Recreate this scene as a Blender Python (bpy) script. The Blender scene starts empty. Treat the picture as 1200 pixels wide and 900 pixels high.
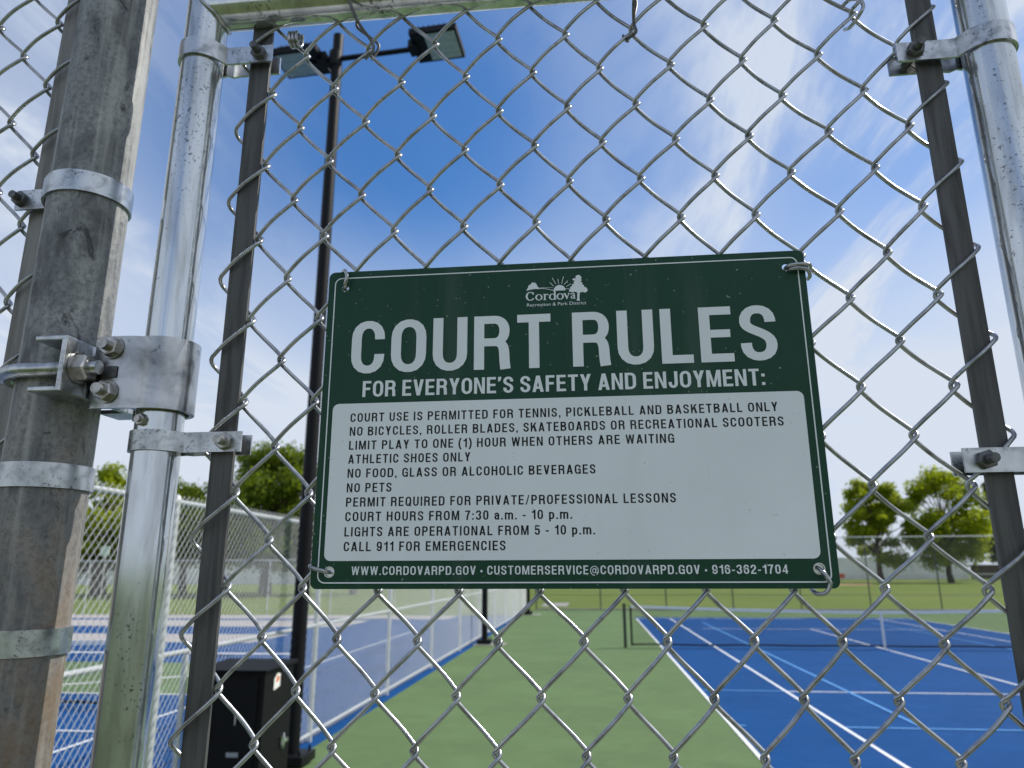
import bpy, bmesh, math, random
from mathutils import Vector, Matrix
R = math.radians
sc = bpy.context.scene
COL = sc.collection

# ------------------------------------------------------------------ camera
CAM = Vector((0.0248, -0.6527, 1.9339))
yaw, pitch, roll = 0.1078, 0.2523, -0.0037
fwd = Vector((-math.sin(yaw)*math.cos(pitch), math.cos(yaw)*math.cos(pitch), math.sin(pitch)))
rt = Vector((math.cos(yaw), math.sin(yaw), 0))
up = rt.cross(fwd)
r2 = rt*math.cos(roll)+up*math.sin(roll)
u2 = up*math.cos(roll)-rt*math.sin(roll)
cd = bpy.data.cameras.new('camera')
cam = bpy.data.objects.new('camera', cd)
COL.objects.link(cam)
cam.matrix_world = Matrix(((r2.x, u2.x, -fwd.x, CAM.x), (r2.y, u2.y, -fwd.y, CAM.y), (r2.z, u2.z, -fwd.z, CAM.z), (0, 0, 0, 1)))
cd.sensor_width = 36.0
cd.lens = 848.56/1200*36
cd.clip_start = 0.02
cd.clip_end = 6000
cd.dof.use_dof = True
cd.dof.focus_distance = 0.66
cd.dof.aperture_fstop = 9.5
sc.camera = cam

# ------------------------------------------------------------------ sun, sky, exposure
SUN_AZ, SUN_EL = 67.0, 47.0            # azimuth from +Y towards +X
sdir = Vector((math.sin(R(SUN_AZ))*math.cos(R(SUN_EL)), math.cos(R(SUN_AZ))*math.cos(R(SUN_EL)), math.sin(R(SUN_EL))))
sl = bpy.data.lights.new('sun', 'SUN')
sl.energy = 4.7
sl.angle = R(0.5)
sl.color = (1.0, 0.955, 0.88)
so = bpy.data.objects.new('sun', sl)
COL.objects.link(so)
so.rotation_euler = (-sdir).to_track_quat('-Z', 'Y').to_euler()

world = bpy.data.worlds.new('World')
sc.world = world
world.use_nodes = True
nt = world.node_tree
nt.nodes.clear()
def N(tree, t, **kw):
    n = tree.nodes.new(t)
    for k, v in kw.items():
        setattr(n, k, v)
    return n
def math_n(tree, op, a, b=None, c=None, clamp=False):
    n = N(tree, 'ShaderNodeMath', operation=op, use_clamp=clamp)
    for i, v in enumerate((a, b, c)):
        if v is None:
            continue
        if isinstance(v, (int, float)):
            n.inputs[i].default_value = v
        else:
            tree.links.new(v, n.inputs[i])
    return n.outputs[0]
def ramp(tree, src, stops, interp='LINEAR'):
    n = N(tree, 'ShaderNodeValToRGB')
    cr = n.color_ramp
    cr.interpolation = interp
    while len(cr.elements) > 1:
        cr.elements.remove(cr.elements[-1])
    for i, (p, c) in enumerate(stops):
        e = cr.elements[0] if i == 0 else cr.elements.new(p)
        e.position = p
        e.color = (c, c, c, 1) if isinstance(c, (int, float)) else (*c, 1)
    tree.links.new(src, n.inputs[0])
    return n.outputs[0]
def mixc(tree, fac, a, b, mode='MIX'):
    n = N(tree, 'ShaderNodeMix', data_type='RGBA', blend_type=mode)
    for s, v in ((n.inputs[0], fac), (n.inputs[6], a), (n.inputs[7], b)):
        if isinstance(v, (int, float)):
            s.default_value = v
        elif isinstance(v, tuple):
            s.default_value = (*v, 1)
        else:
            tree.links.new(v, s)
    return n.outputs[2]

sky = N(nt, 'ShaderNodeTexSky', sky_type='NISHITA')
sky.sun_disc = False
sky.sun_elevation = R(SUN_EL)
sky.sun_rotation = R(SUN_AZ)
sky.altitude = 20
sky.air_density = 1.1
sky.dust_density = 0.15
sky.ozone_density = 3.0
tc = N(nt, 'ShaderNodeTexCoord')
sep = N(nt, 'ShaderNodeSeparateXYZ')
nt.links.new(tc.outputs['Generated'], sep.inputs[0])
zz = math_n(nt, 'ADD', math_n(nt, 'MAXIMUM', sep.outputs[2], 0.0), 0.16)
comb = N(nt, 'ShaderNodeCombineXYZ')
nt.links.new(math_n(nt, 'DIVIDE', sep.outputs[0], zz), comb.inputs[0])
nt.links.new(math_n(nt, 'DIVIDE', sep.outputs[1], zz), comb.inputs[1])
def wnoise(rot, scl, scale, detail, rough, dist, off=(0, 0, 0)):
    mp = N(nt, 'ShaderNodeMapping')
    mp.inputs['Rotation'].default_value = (0, 0, R(rot))
    mp.inputs['Scale'].default_value = (*scl, 1)
    mp.inputs['Location'].default_value = off
    nt.links.new(comb.outputs[0], mp.inputs[0])
    n = N(nt, 'ShaderNodeTexNoise')
    n.inputs['Scale'].default_value = scale
    n.inputs['Detail'].default_value = detail
    n.inputs['Roughness'].default_value = rough
    n.inputs['Distortion'].default_value = dist
    nt.links.new(mp.outputs[0], n.inputs['Vector'])
    return n.outputs['Fac']
veil = ramp(nt, wnoise(20, (1.0, 0.7), 0.55, 4, .5, .3, (1.3, 4.2, 0)), [(0.30, 0.20), (0.64, 0.78)], 'EASE')
wisp = ramp(nt, wnoise(-14, (1.9, 0.50), 1.25, 10, .64, 1.1, (2.35, 1.2, 0)), [(0.44, 0.0), (0.70, 0.78)], 'EASE')
# thin cirrus is thicker towards the sun (right) and towards the horizon
dotn = N(nt, 'ShaderNodeVectorMath', operation='DOT_PRODUCT')
nt.links.new(tc.outputs['Generated'], dotn.inputs[0])
cdir = Vector((-0.22, 0.80, 0.55)).normalized()       # the clear blue window
dotn.inputs[1].default_value = cdir
clear = ramp(nt, dotn.outputs['Value'], [(0.74, 1.0), (0.91, 0.92), (0.965, 0.30), (1.0, 0.02)], 'EASE')
hor = ramp(nt, sep.outputs[2], [(0.0, 0.72), (0.12, 0.58), (0.30, 0.26), (0.50, 0.0)], 'EASE')
cl = math_n(nt, 'ADD', math_n(nt, 'MULTIPLY', math_n(nt, 'ADD', veil, wisp, clamp=True), clear), hor, clamp=True)
base = mixc(nt, 1.0, sky.outputs[0], (0.44, 0.86, 1.26), 'MULTIPLY')
skyc = mixc(nt, cl, base, (5.9, 6.5, 7.5))
bg = N(nt, 'ShaderNodeBackground')
bg.inputs['Strength'].default_value = 0.115
nt.links.new(skyc, bg.inputs['Color'])
wo = N(nt, 'ShaderNodeOutputWorld')
nt.links.new(bg.outputs[0], wo.inputs['Surface'])

sc.view_settings.view_transform = 'Standard'
sc.view_settings.look = 'None'
sc.view_settings.gamma = 1
sc.view_settings.use_curve_mapping = False
sc.view_settings.exposure = 0.0

# ------------------------------------------------------------------ materials
def new_mat(name):
    m = bpy.data.materials.new(name)
    m.use_nodes = True
    t = m.node_tree
    b = t.nodes['Principled BSDF']
    return m, t, b
def tex(t, kind='NOISE', scale=10, detail=4, rough=.55, dist=0, vec=(1, 1, 1), coord='Object'):
    c = N(t, 'ShaderNodeTexCoord')
    mp = N(t, 'ShaderNodeMapping')
    mp.inputs['Scale'].default_value = vec
    t.links.new(c.outputs[coord], mp.inputs[0])
    if kind == 'NOISE':
        n = N(t, 'ShaderNodeTexNoise')
        n.inputs['Scale'].default_value = scale
        n.inputs['Detail'].default_value = detail
        n.inputs['Roughness'].default_value = rough
        n.inputs['Distortion'].default_value = dist
        t.links.new(mp.outputs[0], n.inputs['Vector'])
        return n.outputs['Fac']
    n = N(t, 'ShaderNodeTexVoronoi')
    n.inputs['Scale'].default_value = scale
    t.links.new(mp.outputs[0], n.inputs['Vector'])
    return n.outputs['Color'] if kind == 'VCOL' else n.outputs['Distance']
def bump(t, b, h, strength=.2, dist=.001):
    n = N(t, 'ShaderNodeBump')
    n.inputs['Strength'].default_value = strength
    n.inputs['Distance'].default_value = dist
    t.links.new(h, n.inputs['Height'])
    t.links.new(n.outputs[0], b.inputs['Normal'])
def simple(name, c, rough=.5, metal=0.0, var=.12, scale=20, spec=.5, bmp=0.0, vec=(1, 1, 1)):
    m, t, b = new_mat(name)
    f = tex(t, scale=scale, detail=5, vec=vec)
    lo = tuple(x*(1-var) for x in c)
    hi = tuple(min(1, x*(1+var)) for x in c)
    t.links.new(ramp(t, f, [(.3, lo), (.7, hi)]), b.inputs['Base Color'])
    b.inputs['Roughness'].default_value = rough
    b.inputs['Metallic'].default_value = metal
    b.inputs['Specular IOR Level'].default_value = spec
    if bmp:
        bump(t, b, f, bmp, .001)
    return m
def galv(name, c=(.62, .65, .67), rough=(.22, .42), dark=.35, speck=.5, metal=1.0, vec=(1, 1, .25), scale=60):
    m, t, b = new_mat(name)
    f = tex(t, scale=scale, detail=6, vec=vec, dist=.4)
    g = tex(t, scale=scale*4.5, detail=3, rough=.7)
    k = tex(t, scale=scale*.35, detail=4, vec=vec)
    base = ramp(t, f, [(.3, tuple(x*(1-dark) for x in c)), (.55, c), (.8, tuple(min(1, x*1.12) for x in c))])
    sp = ramp(t, math_n(t, 'MULTIPLY', g, math_n(t, 'ADD', k, .45)), [(.0, 1.0), (.60, 1.0), (.66, 1-speck)])
    t.links.new(mixc(t, 1.0, base, sp, 'MULTIPLY'), b.inputs['Base Color'])
    t.links.new(ramp(t, k, [(.3, rough[0]), (.7, rough[1])]), b.inputs['Roughness'])
    b.inputs['Metallic'].default_value = metal
    if name != 'galvanised_wire':
        bump(t, b, f, .12, .0006)
    return m

M_PIPE = galv('galvanised_pipe', (.62, .65, .67), (.08, .22), .42, .65, vec=(1, 1, .16), metal=.78)
M_WIRE = galv('galvanised_wire', (.40, .41, .42), (.20, .34), .45, .3, scale=60, vec=(1, 1, 1), metal=.85)
M_BAND = galv('galvanised_band', (.54, .56, .57), (.24, .42), .48, .6, vec=(1, 1, 1), scale=70)
M_HINGE = galv('hot_dip_hinge', (.46, .47, .475), (.22, .38), .60, .45, vec=(1, 1, 1), scale=26)
M_NUT = galv('plated_nut', (.46, .45, .43), (.3, .42), .3, .4, vec=(1, 1, 1), scale=150)
M_BOLT = galv('dark_bolt', (.16, .16, .16), (.45, .6), .4, .4, vec=(1, 1, 1), scale=120)
M_BAR = galv('dark_tension_bar', (.115, .114, .112), (.5, .65), .45, .2, metal=.55, vec=(1, 1, .06), scale=150)
M_OLDBAR = galv('old_tension_bar', (.26, .25, .235), (.5, .65), .4, .5, metal=.5, vec=(1, 1, .06), scale=150)
M_FARGALV = simple('far_galvanised', (.55, .57, .57), .45, .35, .08, 5)
M_FARWIRE = simple('far_fence_wire', (.58, .60, .60), .45, .1, .06, 5)
M_FARDARK = simple('far_dark_post', (.09, .095, .09), .6, .3, .1, 5)
M_DULLWIRE = simple('dull_fence_wire', (.26, .27, .265), .6, .2, .1, 5)

# the big hinge post: weathered zinc with dark smears and brown stains low down
def post_mat():
    m, t, b = new_mat('weathered_post')
    f = tex(t, scale=26, detail=7, rough=.62, vec=(1, 1, .45), dist=.7)
    g = tex(t, scale=190, detail=6, rough=.75)
    k = tex(t, scale=7, detail=3, vec=(1.6, 1.6, .7))
    st = tex(t, scale=70, detail=5, vec=(1, 1, .05))
    base = ramp(t, f, [(.26, (.04, .041, .042)), (.38, (.115, .12, .123)), (.50, (.225, .23, .232)), (.68, (.34, .343, .338)), (.82, (.50, .498, .485))])
    base = mixc(t, ramp(t, g, [(.46, 0.0), (.60, .62)]), base, (.085, .09, .094))
    sc_ = tex(t, scale=40, detail=7, rough=.75, vec=(1, 1, .55), dist=1.2)
    base = mixc(t, ramp(t, sc_, [(.57, 0.0), (.64, .85)]), base, (.025, .026, .03))
    base = mixc(t, ramp(t, st, [(.52, 0.0), (.70, .6)]), base, (.50, .50, .48))
    c = N(t, 'ShaderNodeTexCoord')
    s = N(t, 'ShaderNodeSeparateXYZ')
    t.links.new(c.outputs['Object'], s.inputs[0])
    low = ramp(t, math_n(t, 'ADD', s.outputs[2], math_n(t, 'MULTIPLY', k, .5)), [(.0, 1.0), (.6, 1.0), (1.0, 0.0)])
    # Object z is metres above the base; rusty soil splash below about 1.9 m
    z = math_n(t, 'SUBTRACT', 2.0, s.outputs[2])
    lowz = math_n(t, 'MULTIPLY', math_n(t, 'ADD', z, math_n(t, 'MULTIPLY', k, .3)), 3.0, clamp=True)
    rust = math_n(t, 'MULTIPLY', lowz, ramp(t, f, [(.38, 0.0), (.58, .75)]))
    base = mixc(t, rust, base, (.16, .10, .05))
    t.links.new(base, b.inputs['Base Color'])
    b.inputs['Metallic'].default_value = .08
    t.links.new(ramp(t, f, [(.3, .62), (.7, .46)]), b.inputs['Roughness'])
    bump(t, b, g, .25, .0008)
    return m
M_POST = post_mat()

def paint(name, c, rough=.45, spec=.4, grain=.03):
    m, t, b = new_mat(name)
    f = tex(t, scale=420, detail=2)
    g = tex(t, scale=9, detail=4)
    lo = tuple(x*.94 for x in c)
    t.links.new(ramp(t, g, [(.35, lo), (.65, c)]), b.inputs['Base Color'])
    # a few dust specks and faint drips
    d = tex(t, scale=300, detail=1)
    r_ = tex(t, scale=26, detail=5, rough=.6, vec=(1, 1, .10))
    col = b.inputs['Base Color'].links[0].from_socket
    col = mixc(t, ramp(t, r_, [(.52, 0.0), (.80, .10)]), col, (.40, .41, .40))
    col = mixc(t, ramp(t, d, [(.745, 0.0), (.775, .45)]), col, (.45, .46, .44))
    t.links.new(col, b.inputs['Base Color'])
    t.links.new(ramp(t, r_, [(.3, rough-.05), (.7, rough+.12)]), b.inputs['Roughness'])
    b.inputs['Specular IOR Level'].default_value = spec
    bump(t, b, math_n(t, 'ADD', math_n(t, 'MULTIPLY', g, 3.0), math_n(t, 'MULTIPLY', f, .1)), grain*3, .0015)
    return m
M_SIGN = paint('sign_green', (.0062, .052, .026), .40, .28)
M_WHITE = paint('sign_white', (.80, .84, .85), .45, .35)
M_BLACK = paint('sign_black', (.006, .006, .008), .5, .3)
M_ALU = galv('sign_edge', (.6, .6, .6), (.3, .4), .1, .1, vec=(1, 1, 1))

def court(name, c, var=.10, rough=.82):
    m, t, b = new_mat(name)
    f = tex(t, scale=.55, detail=5, rough=.6)
    g = tex(t, scale=160, detail=3, rough=.7)
    w = tex(t, scale=2.6, detail=5, rough=.65, dist=.6)
    base = ramp(t, f, [(.3, tuple(x*(1-var) for x in c)), (.7, tuple(x*(1+var) for x in c))])
    base = mixc(t, ramp(t, w, [(.5, 0.0), (.75, .30)]), base, tuple(min(1, x*1.3+.02) for x in c))
    st = tex(t, scale=.9, detail=8, rough=.7, dist=1.5)
    base = mixc(t, ramp(t, st, [(.54, 0.0), (.60, .16), (.66, .04), (.8, .2)]), base, tuple(x*.55 for x in c))
    sp = tex(t, scale=22, detail=2, rough=.5)
    base = mixc(t, ramp(t, sp, [(.72, 0.0), (.76, .35)]), base, (.16, .15, .12))
    base = mixc(t, ramp(t, g, [(.3, .25), (.5, 0.0)]), base, tuple(x*.6 for x in c))
    t.links.new(base, b.inputs['Base Color'])
    b.inputs['Roughness'].default_value = rough
    b.inputs['Specular IOR Level'].default_value = .10
    bump(t, b, g, .3, .002)
    return m
M_GREEN = court('court_green_acrylic', (.108, .166, .071))
M_BLUE = court('court_blue_acrylic', (.003, .056, .195))
M_GREY = court('pinkish_grey_concrete', (.36, .34, .33), .06)
M_LINE = court('court_line_white', (.74, .76, .78), .04)
M_LBLUE = court('court_line_light_blue', (.12, .32, .66), .04)
M_PAD = court('concrete_pad', (.30, .295, .275), .10)
M_DIRT = court('infield_dirt', (.42, .25, .15), .08)

def grass_mat(name, k):
    m, t, b = new_mat(name)
    f = tex(t, scale=.06, detail=6, rough=.6)
    g = tex(t, scale=2.2, detail=6, rough=.7)
    h = tex(t, scale=40, detail=3, rough=.7)
    base = ramp(t, f, [(.3, tuple(q*k for q in (.11, .165, .014))), (.5, tuple(q*k for q in (.145, .205, .02))), (.7, tuple(q*k for q in (.19, .235, .035)))])
    base = mixc(t, ramp(t, g, [(.35, .35), (.6, 0.0)]), base, (.06, .095, .018))
    base = mixc(t, ramp(t, h, [(.45, 0.0), (.7, .35)]), base, (.2, .24, .07))
    t.links.new(base, b.inputs['Base Color'])
    b.inputs['Roughness'].default_value = .9
    b.inputs['Specular IOR Level'].default_value = .15
    bump(t, b, h, .5, .02)
    return m
M_GRASS = grass_mat('lawn_grass', .76)
M_LONGGRASS = grass_mat('long_grass', .32)

def leaf_mat(name, c, tr):
    m, t, b = new_mat(name)
    f = tex(t, scale=.9, detail=4)
    g = tex(t, scale=7, detail=3)
    base = ramp(t, f, [(.3, tuple(x*.65 for x in c)), (.7, tuple(x*1.3 for x in c))])
    base = mixc(t, ramp(t, g, [(.45, 0.0), (.65, .5)]), base, (c[0]*1.5, c[1]*1.25, c[2]*.9))
    t.links.new(base, b.inputs['Base Color'])
    b.inputs['Roughness'].default_value = .6
    b.inputs['Specular IOR Level'].default_value = .25
    tl = N(t, 'ShaderNodeBsdfTranslucent')
    t.links.new(mixc(t, 1.0, base, (2.3, 2.1, .8), 'MULTIPLY'), tl.inputs['Color'])
    mx = N(t, 'ShaderNodeMixShader')
    mx.inputs[0].default_value = tr
    t.links.new(b.outputs[0], mx.inputs[1])
    t.links.new(tl.outputs[0], mx.inputs[2])
    t.links.new(mx.outputs[0], t.nodes['Material Output'].inputs['Surface'])
    return m
M_LEAF_A = leaf_mat('leaf_spring_green', (.165, .22, .016), .58)
M_LEAF_B = leaf_mat('leaf_olive_green', (.10, .15, .018), .5)
M_LEAF_C = leaf_mat('leaf_grey_green', (.085, .10, .035), .4)
M_BARK = simple('bark', (.07, .052, .04), .9, 0, .3, 12, .2, .4, (1, 1, .2))
M_DARKMETAL = simple('black_powder_coat', (.0045, .0045, .006), .5, 0, .15, 15, .2)
M_CAB = simple('dark_cabinet_paint', (.005, .005, .0055), .6, 0, .2, 9, .15)
M_CABSIDE = M_CAB
M_LENS = simple('led_lens', (.42, .46, .44), .18, .1, .25, 45, .6)
M_CHROME = simple('chrome_latch', (.75, .75, .75), .2, 1.0, .05, 20)
M_STICK = simple('white_sticker', (.75, .74, .7), .5, 0, .05, 20)
M_ORANGE = simple('orange_print', (.65, .18, .06), .5, 0, .05, 20)
M_NET = simple('black_net_cord', (.015, .016, .018), .8, 0, .1, 20, .2)
M_TAPE = simple('white_net_tape', (.72, .74, .75), .7, 0, .06, 8, .2)
M_NETPOST = simple('dark_green_post', (.012, .022, .017), .45, 0, .1, 8)
M_WALL = simple('pale_grey_wall', (.72, .72, .73), .85, 0, .06, .3, .2)
M_BROWN = simple('brown_boards', (.075, .055, .042), .85, 0, .25, 1.5, .2, 0, (1, 1, .05))
M_RED = simple('red_paint', (.65, .07, .03), .5)
M_PALE = simple('pale_panel', (.62, .72, .66), .5)

# ------------------------------------------------------------------ mesh helpers
class MB:
    def __init__(self):
        self.v = []
        self.f = []
    def add(self, vs, fs):
        o = len(self.v)
        self.v.extend(vs)
        self.f.extend([tuple(i+o for i in f) for f in fs])
        return self
    def box(self, x0, x1, y0, y1, z0, z1):
        vs = [(x, y, z) for z in (z0, z1) for y in (y0, y1) for x in (x0, x1)]
        return self.add(vs, [(0, 2, 3, 1), (4, 5, 7, 6), (0, 1, 5, 4), (2, 6, 7, 3), (0, 4, 6, 2), (1, 3, 7, 5)])
    def obox(self, c, ax, ay, az, hx, hy, hz):
        c, ax, ay, az = Vector(c), Vector(ax), Vector(ay), Vector(az)
        vs = [tuple(c+ax*hx*i+ay*hy*j+az*hz*k) for k in (-1, 1) for j in (-1, 1) for i in (-1, 1)]
        return self.add(vs, [(0, 2, 3, 1), (4, 5, 7, 6), (0, 1, 5, 4), (2, 6, 7, 3), (0, 4, 6, 2), (1, 3, 7, 5)])
    def tube(self, pts, r, n=8, closed=False, caps=True):
        pts = [Vector(p) for p in pts]
        m = len(pts)
        rr = r if isinstance(r, (list, tuple)) else [r]*m
        rings = []
        prev = None
        for i, p in enumerate(pts):
            if closed:
                t = pts[(i+1) % m]-pts[i-1]
            else:
                t = pts[min(i+1, m-1)]-pts[max(i-1, 0)]
            t.normalize()
            if prev is None:
                a = Vector((0, 0, 1)) if abs(t.z) < .9 else Vector((1, 0, 0))
                u = t.cross(a).normalized()
            else:
                u = (prev-t*prev.dot(t)).normalized()
            prev = u
            w = t.cross(u)
            rings.append([tuple(p+(u*math.cos(k*2*math.pi/n)+w*math.sin(k*2*math.pi/n))*rr[i]) for k in range(n)])
        vs = [q for ring in rings for q in ring]
        fs = []
        seg = m if closed else m-1
        for i in range(seg):
            a, b = i*n, ((i+1) % m)*n
            for k in range(n):
                k2 = (k+1) % n
                fs.append((a+k, a+k2, b+k2, b+k))
        if not closed and caps:
            fs.append(tuple(range(n-1, -1, -1)))
            fs.append(tuple((m-1)*n+k for k in range(n)))
        return self.add(vs, fs)
    def strip_xy(self, pts, z0, z1, th):
        """bent flat bar: polyline in XY thickened sideways by th, extruded z0..z1"""
        P = [Vector((a, b)) for a, b in pts]
        L, Rr = [], []
        m = len(P)
        for i in range(m):
            t = (P[min(i+1, m-1)]-P[max(i-1, 0)]).normalized()
            nrm = Vector((-t.y, t.x))
            L.append(P[i]+nrm*th/2)
            Rr.append(P[i]-nrm*th/2)
        vs, fs = [], []
        for i in range(m):
            for q, z in ((L[i], z0), (Rr[i], z0), (Rr[i], z1), (L[i], z1)):
                vs.append((q.x, q.y, z))
        for i in range(m-1):
            a, b = i*4, i*4+4
            for k in range(4):
                k2 = (k+1) % 4
                fs.append((a+k, b+k, b+k2, a+k2))
        fs.append((0, 1, 2, 3))
        fs.append(((m-1)*4+3, (m-1)*4+2, (m-1)*4+1, (m-1)*4))
        return self.add(vs, fs)
    def prism(self, poly, fn, d0, d1):
        """closed 2D polygon -> solid; fn(a, b, d) gives the 3D point"""
        n = len(poly)
        vs = [fn(a, b, d0) for a, b in poly]+[fn(a, b, d1) for a, b in poly]
        fs = [tuple(range(n-1, -1, -1)), tuple(range(n, 2*n))]
        fs += [(k, (k+1) % n, n+(k+1) % n, n+k) for k in range(n)]
        return self.add(vs, fs)
    def hexnut(self, c, axis, r, h, tilt=0.0):
        axis = Vector(axis).normalized()
        a = Vector((0, 0, 1)) if abs(axis.z) < .9 else Vector((1, 0, 0))
        u = axis.cross(a).normalized()
        w = axis.cross(u)
        c = Vector(c)
        rings = []
        for d, s in ((0, 1.0), (h*.85, 1.0), (h, .86)):
            rings.append([tuple(c+axis*d+(u*math.cos(tilt+k*math.pi/3)+w*math.sin(tilt+k*math.pi/3))*r*s) for k in range(6)])
        vs = [p for q in rings for p in q]
        fs = [tuple(range(5, -1, -1)), tuple(range(12, 18))]
        for i in range(2):
            for k in range(6):
                k2 = (k+1) % 6
                fs.append((i*6+k, i*6+k2, i*6+6+k2, i*6+6+k))
        return self.add(vs, fs)
    def build(self, name, mat, parent=None, smooth=None, bevel=0.0):
        me = bpy.data.meshes.new(name)
        off = parent_off(parent)
        me.from_pydata([(x-off.x, y-off.y, z-off.z) for x, y, z in self.v], [], self.f)
        me.materials.append(mat)
        bm = bmesh.new()
        bm.from_mesh(me)
        bmesh.ops.recalc_face_normals(bm, faces=bm.faces)
        if bevel:
            ed = [e for e in bm.edges if len(e.link_faces) == 2 and e.calc_face_angle(0) > R(35)]
            bmesh.ops.bevel(bm, geom=ed, offset=bevel, segments=2, affect='EDGES', profile=.6, clamp_overlap=True)
        bm.to_mesh(me)
        bm.free()
        if smooth is not None:
            me.polygons.foreach_set('use_smooth', [True]*len(me.polygons))
            if smooth < 180:
                me.set_sharp_from_angle(angle=R(smooth))
        o = bpy.data.objects.new(name, me)
        COL.objects.link(o)
        if parent:
            o.parent = parent
        return o
def parent_off(p):
    o = Vector((0, 0, 0))
    while p:
        o = o+p.location
        p = p.parent
    return o
def thing(name, label, cat, loc=(0, 0, 0), group=None):
    o = bpy.data.objects.new(name, None)
    o.empty_display_size = .1
    COL.objects.link(o)
    o.location = loc
    o['label'] = label
    o['category'] = cat
    if group:
        o['group'] = group
    return o
def tag(o, label, cat, group=None):
    o['label'] = label
    o['category'] = cat
    if group:
        o['group'] = group
    return o
def struct(name, mb, mat):
    o = mb.build(name, mat)
    o['kind'] = 'structure'
    return o
def circ(cx, cy, r, a0, a1, n):
    return [(cx+r*math.cos(R(a0+(a1-a0)*i/n)), cy+r*math.sin(R(a0+(a1-a0)*i/n))) for i in range(n+1)]

# ------------------------------------------------------------------ ground and courts
def sheet(x0, x1, y0, y1, z):
    m = MB()
    m.add([(x0, y0, z), (x1, y0, z), (x1, y1, z), (x0, y1, z)], [(0, 1, 2, 3)])
    return m
g = MB()
g.add([(-2500, -2500, -.008), (2500, -2500, -.008), (2500, 2500, -.008), (-2500, 2500, -.008)], [(0, 1, 2, 3)])
struct('ground', g, M_GRASS)
struct('lawn', sheet(-60, 60, -60, -1.3, -.004), M_LONGGRASS)
struct('court_surface', sheet(-3.2, 24, -1.3, 37.9, 0.0), M_GREEN)
struct('left_court_surface', sheet(-32, -3.2, -1.3, 33.0, 0.0), M_BLUE)
XD, YN = 1.6956, 19.35
struct('walkway', sheet(-3.1, 6, -1.5, .8, .006), M_PAD)
struct('blue_playing_area', sheet(XD, XD+10.97, YN-11.885, YN+12.6, .004), M_BLUE)
L = MB()
def ln(x0, x1, y0, y1):
    L.add([(x0, y0, .008), (x1, y0, .008), (x1, y1, .008), (x0, y1, .008)], [(0, 1, 2, 3)])
w = .05
yb0, yb1 = YN-11.885, YN+11.885
for x in (XD, XD+10.92):
    ln(x, x+w, yb0, yb1)
for x in (XD+1.372, XD+9.55):
    ln(x, x+w, yb0+w, yb1-w)
ln(XD+w, XD+10.92, yb0, yb0+.07)
ln(XD+w, XD+10.92, yb1-.07, yb1)
for y in (YN-6.9, YN+6.40):
    ln(XD+1.372+w, XD+9.55, y, y+w)
ln(XD+5.46, XD+5.51, YN-6.9+w, YN+6.40)
struct('court_lines', L, M_LINE)
L = MB()
def ln2(x0, x1, y0, y1):
    L.add([(x0, y0, .012), (x1, y0, .012), (x1, y1, .012), (x0, y1, .012)], [(0, 1, 2, 3)])
ln2(4.05, 4.10, 9.66, 28.9)
ln2(10.2, 10.25, 9.72, 28.9)
ln2(3.12, 12.4, 9.62, 9.67)
ln2(XD+.06, XD+.2, 9.62, 9.67)
ln2(XD+.06, XD+1.37, YN-6.9, YN-6.85)
struct('pickleball_lines', L, M_LBLUE)
# left courts seen through the side fence
struct('left_green_strip', sheet(-15.5, -6.7, 11.35, 15.4, .004), M_GREEN)
struct('left_grey_band', sheet(-30, -9.6, 19.9, 22.6, .004), M_GREY)
g = sheet(-31, -9.0, 25.8, 29.2, .004)
g.add([(-31, 30.2, .004), (-6, 30.2, .004), (-6, 32.95, .004), (-31, 32.95, .004)], [(0, 1, 2, 3)])
struct('left_grey_apron', g, M_GREY)
L = MB()
def ln3(x0, x1, y0, y1, z=.009):
    L.add([(x0, y0, z), (x1, y0, z), (x1, y1, z), (x0, y1, z)], [(0, 1, 2, 3)])
ln3(-16, -6.0, 11.30, 11.36)
ln3(-16, -7.2, 17.1, 17.3)
ln3(-16, -5.9, 8.55, 8.60)
ln3(-6.0, -5.95, 3.0, 24.0)
L.add([(-9.6, 11.9, .0125), (-6.9, 13.9, .0125), (-6.95, 14.0, .0125), (-9.65, 12.0, .0125)], [(0, 1, 2, 3)])
struct('left_court_lines', L, M_LINE)
struct('field_path', sheet(-3.0, -1.5, 41.5, 46, .004), M_PAD)
g = MB()
g.box(-2.9, 24, 37.92, 38.12, -.008, .05)
struct('kerb', g, M_PAD)
g = MB()
pts = [(28+9*math.cos(a*.2618)*(1+.12*math.sin(a*2.1)), 104+6*math.sin(a*.2618)*(1+.1*math.cos(a*1.7)), 0) for a in range(24)]
g.add(pts, [tuple(range(24))])
struct('infield_dirt', g, M_DIRT)

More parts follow.
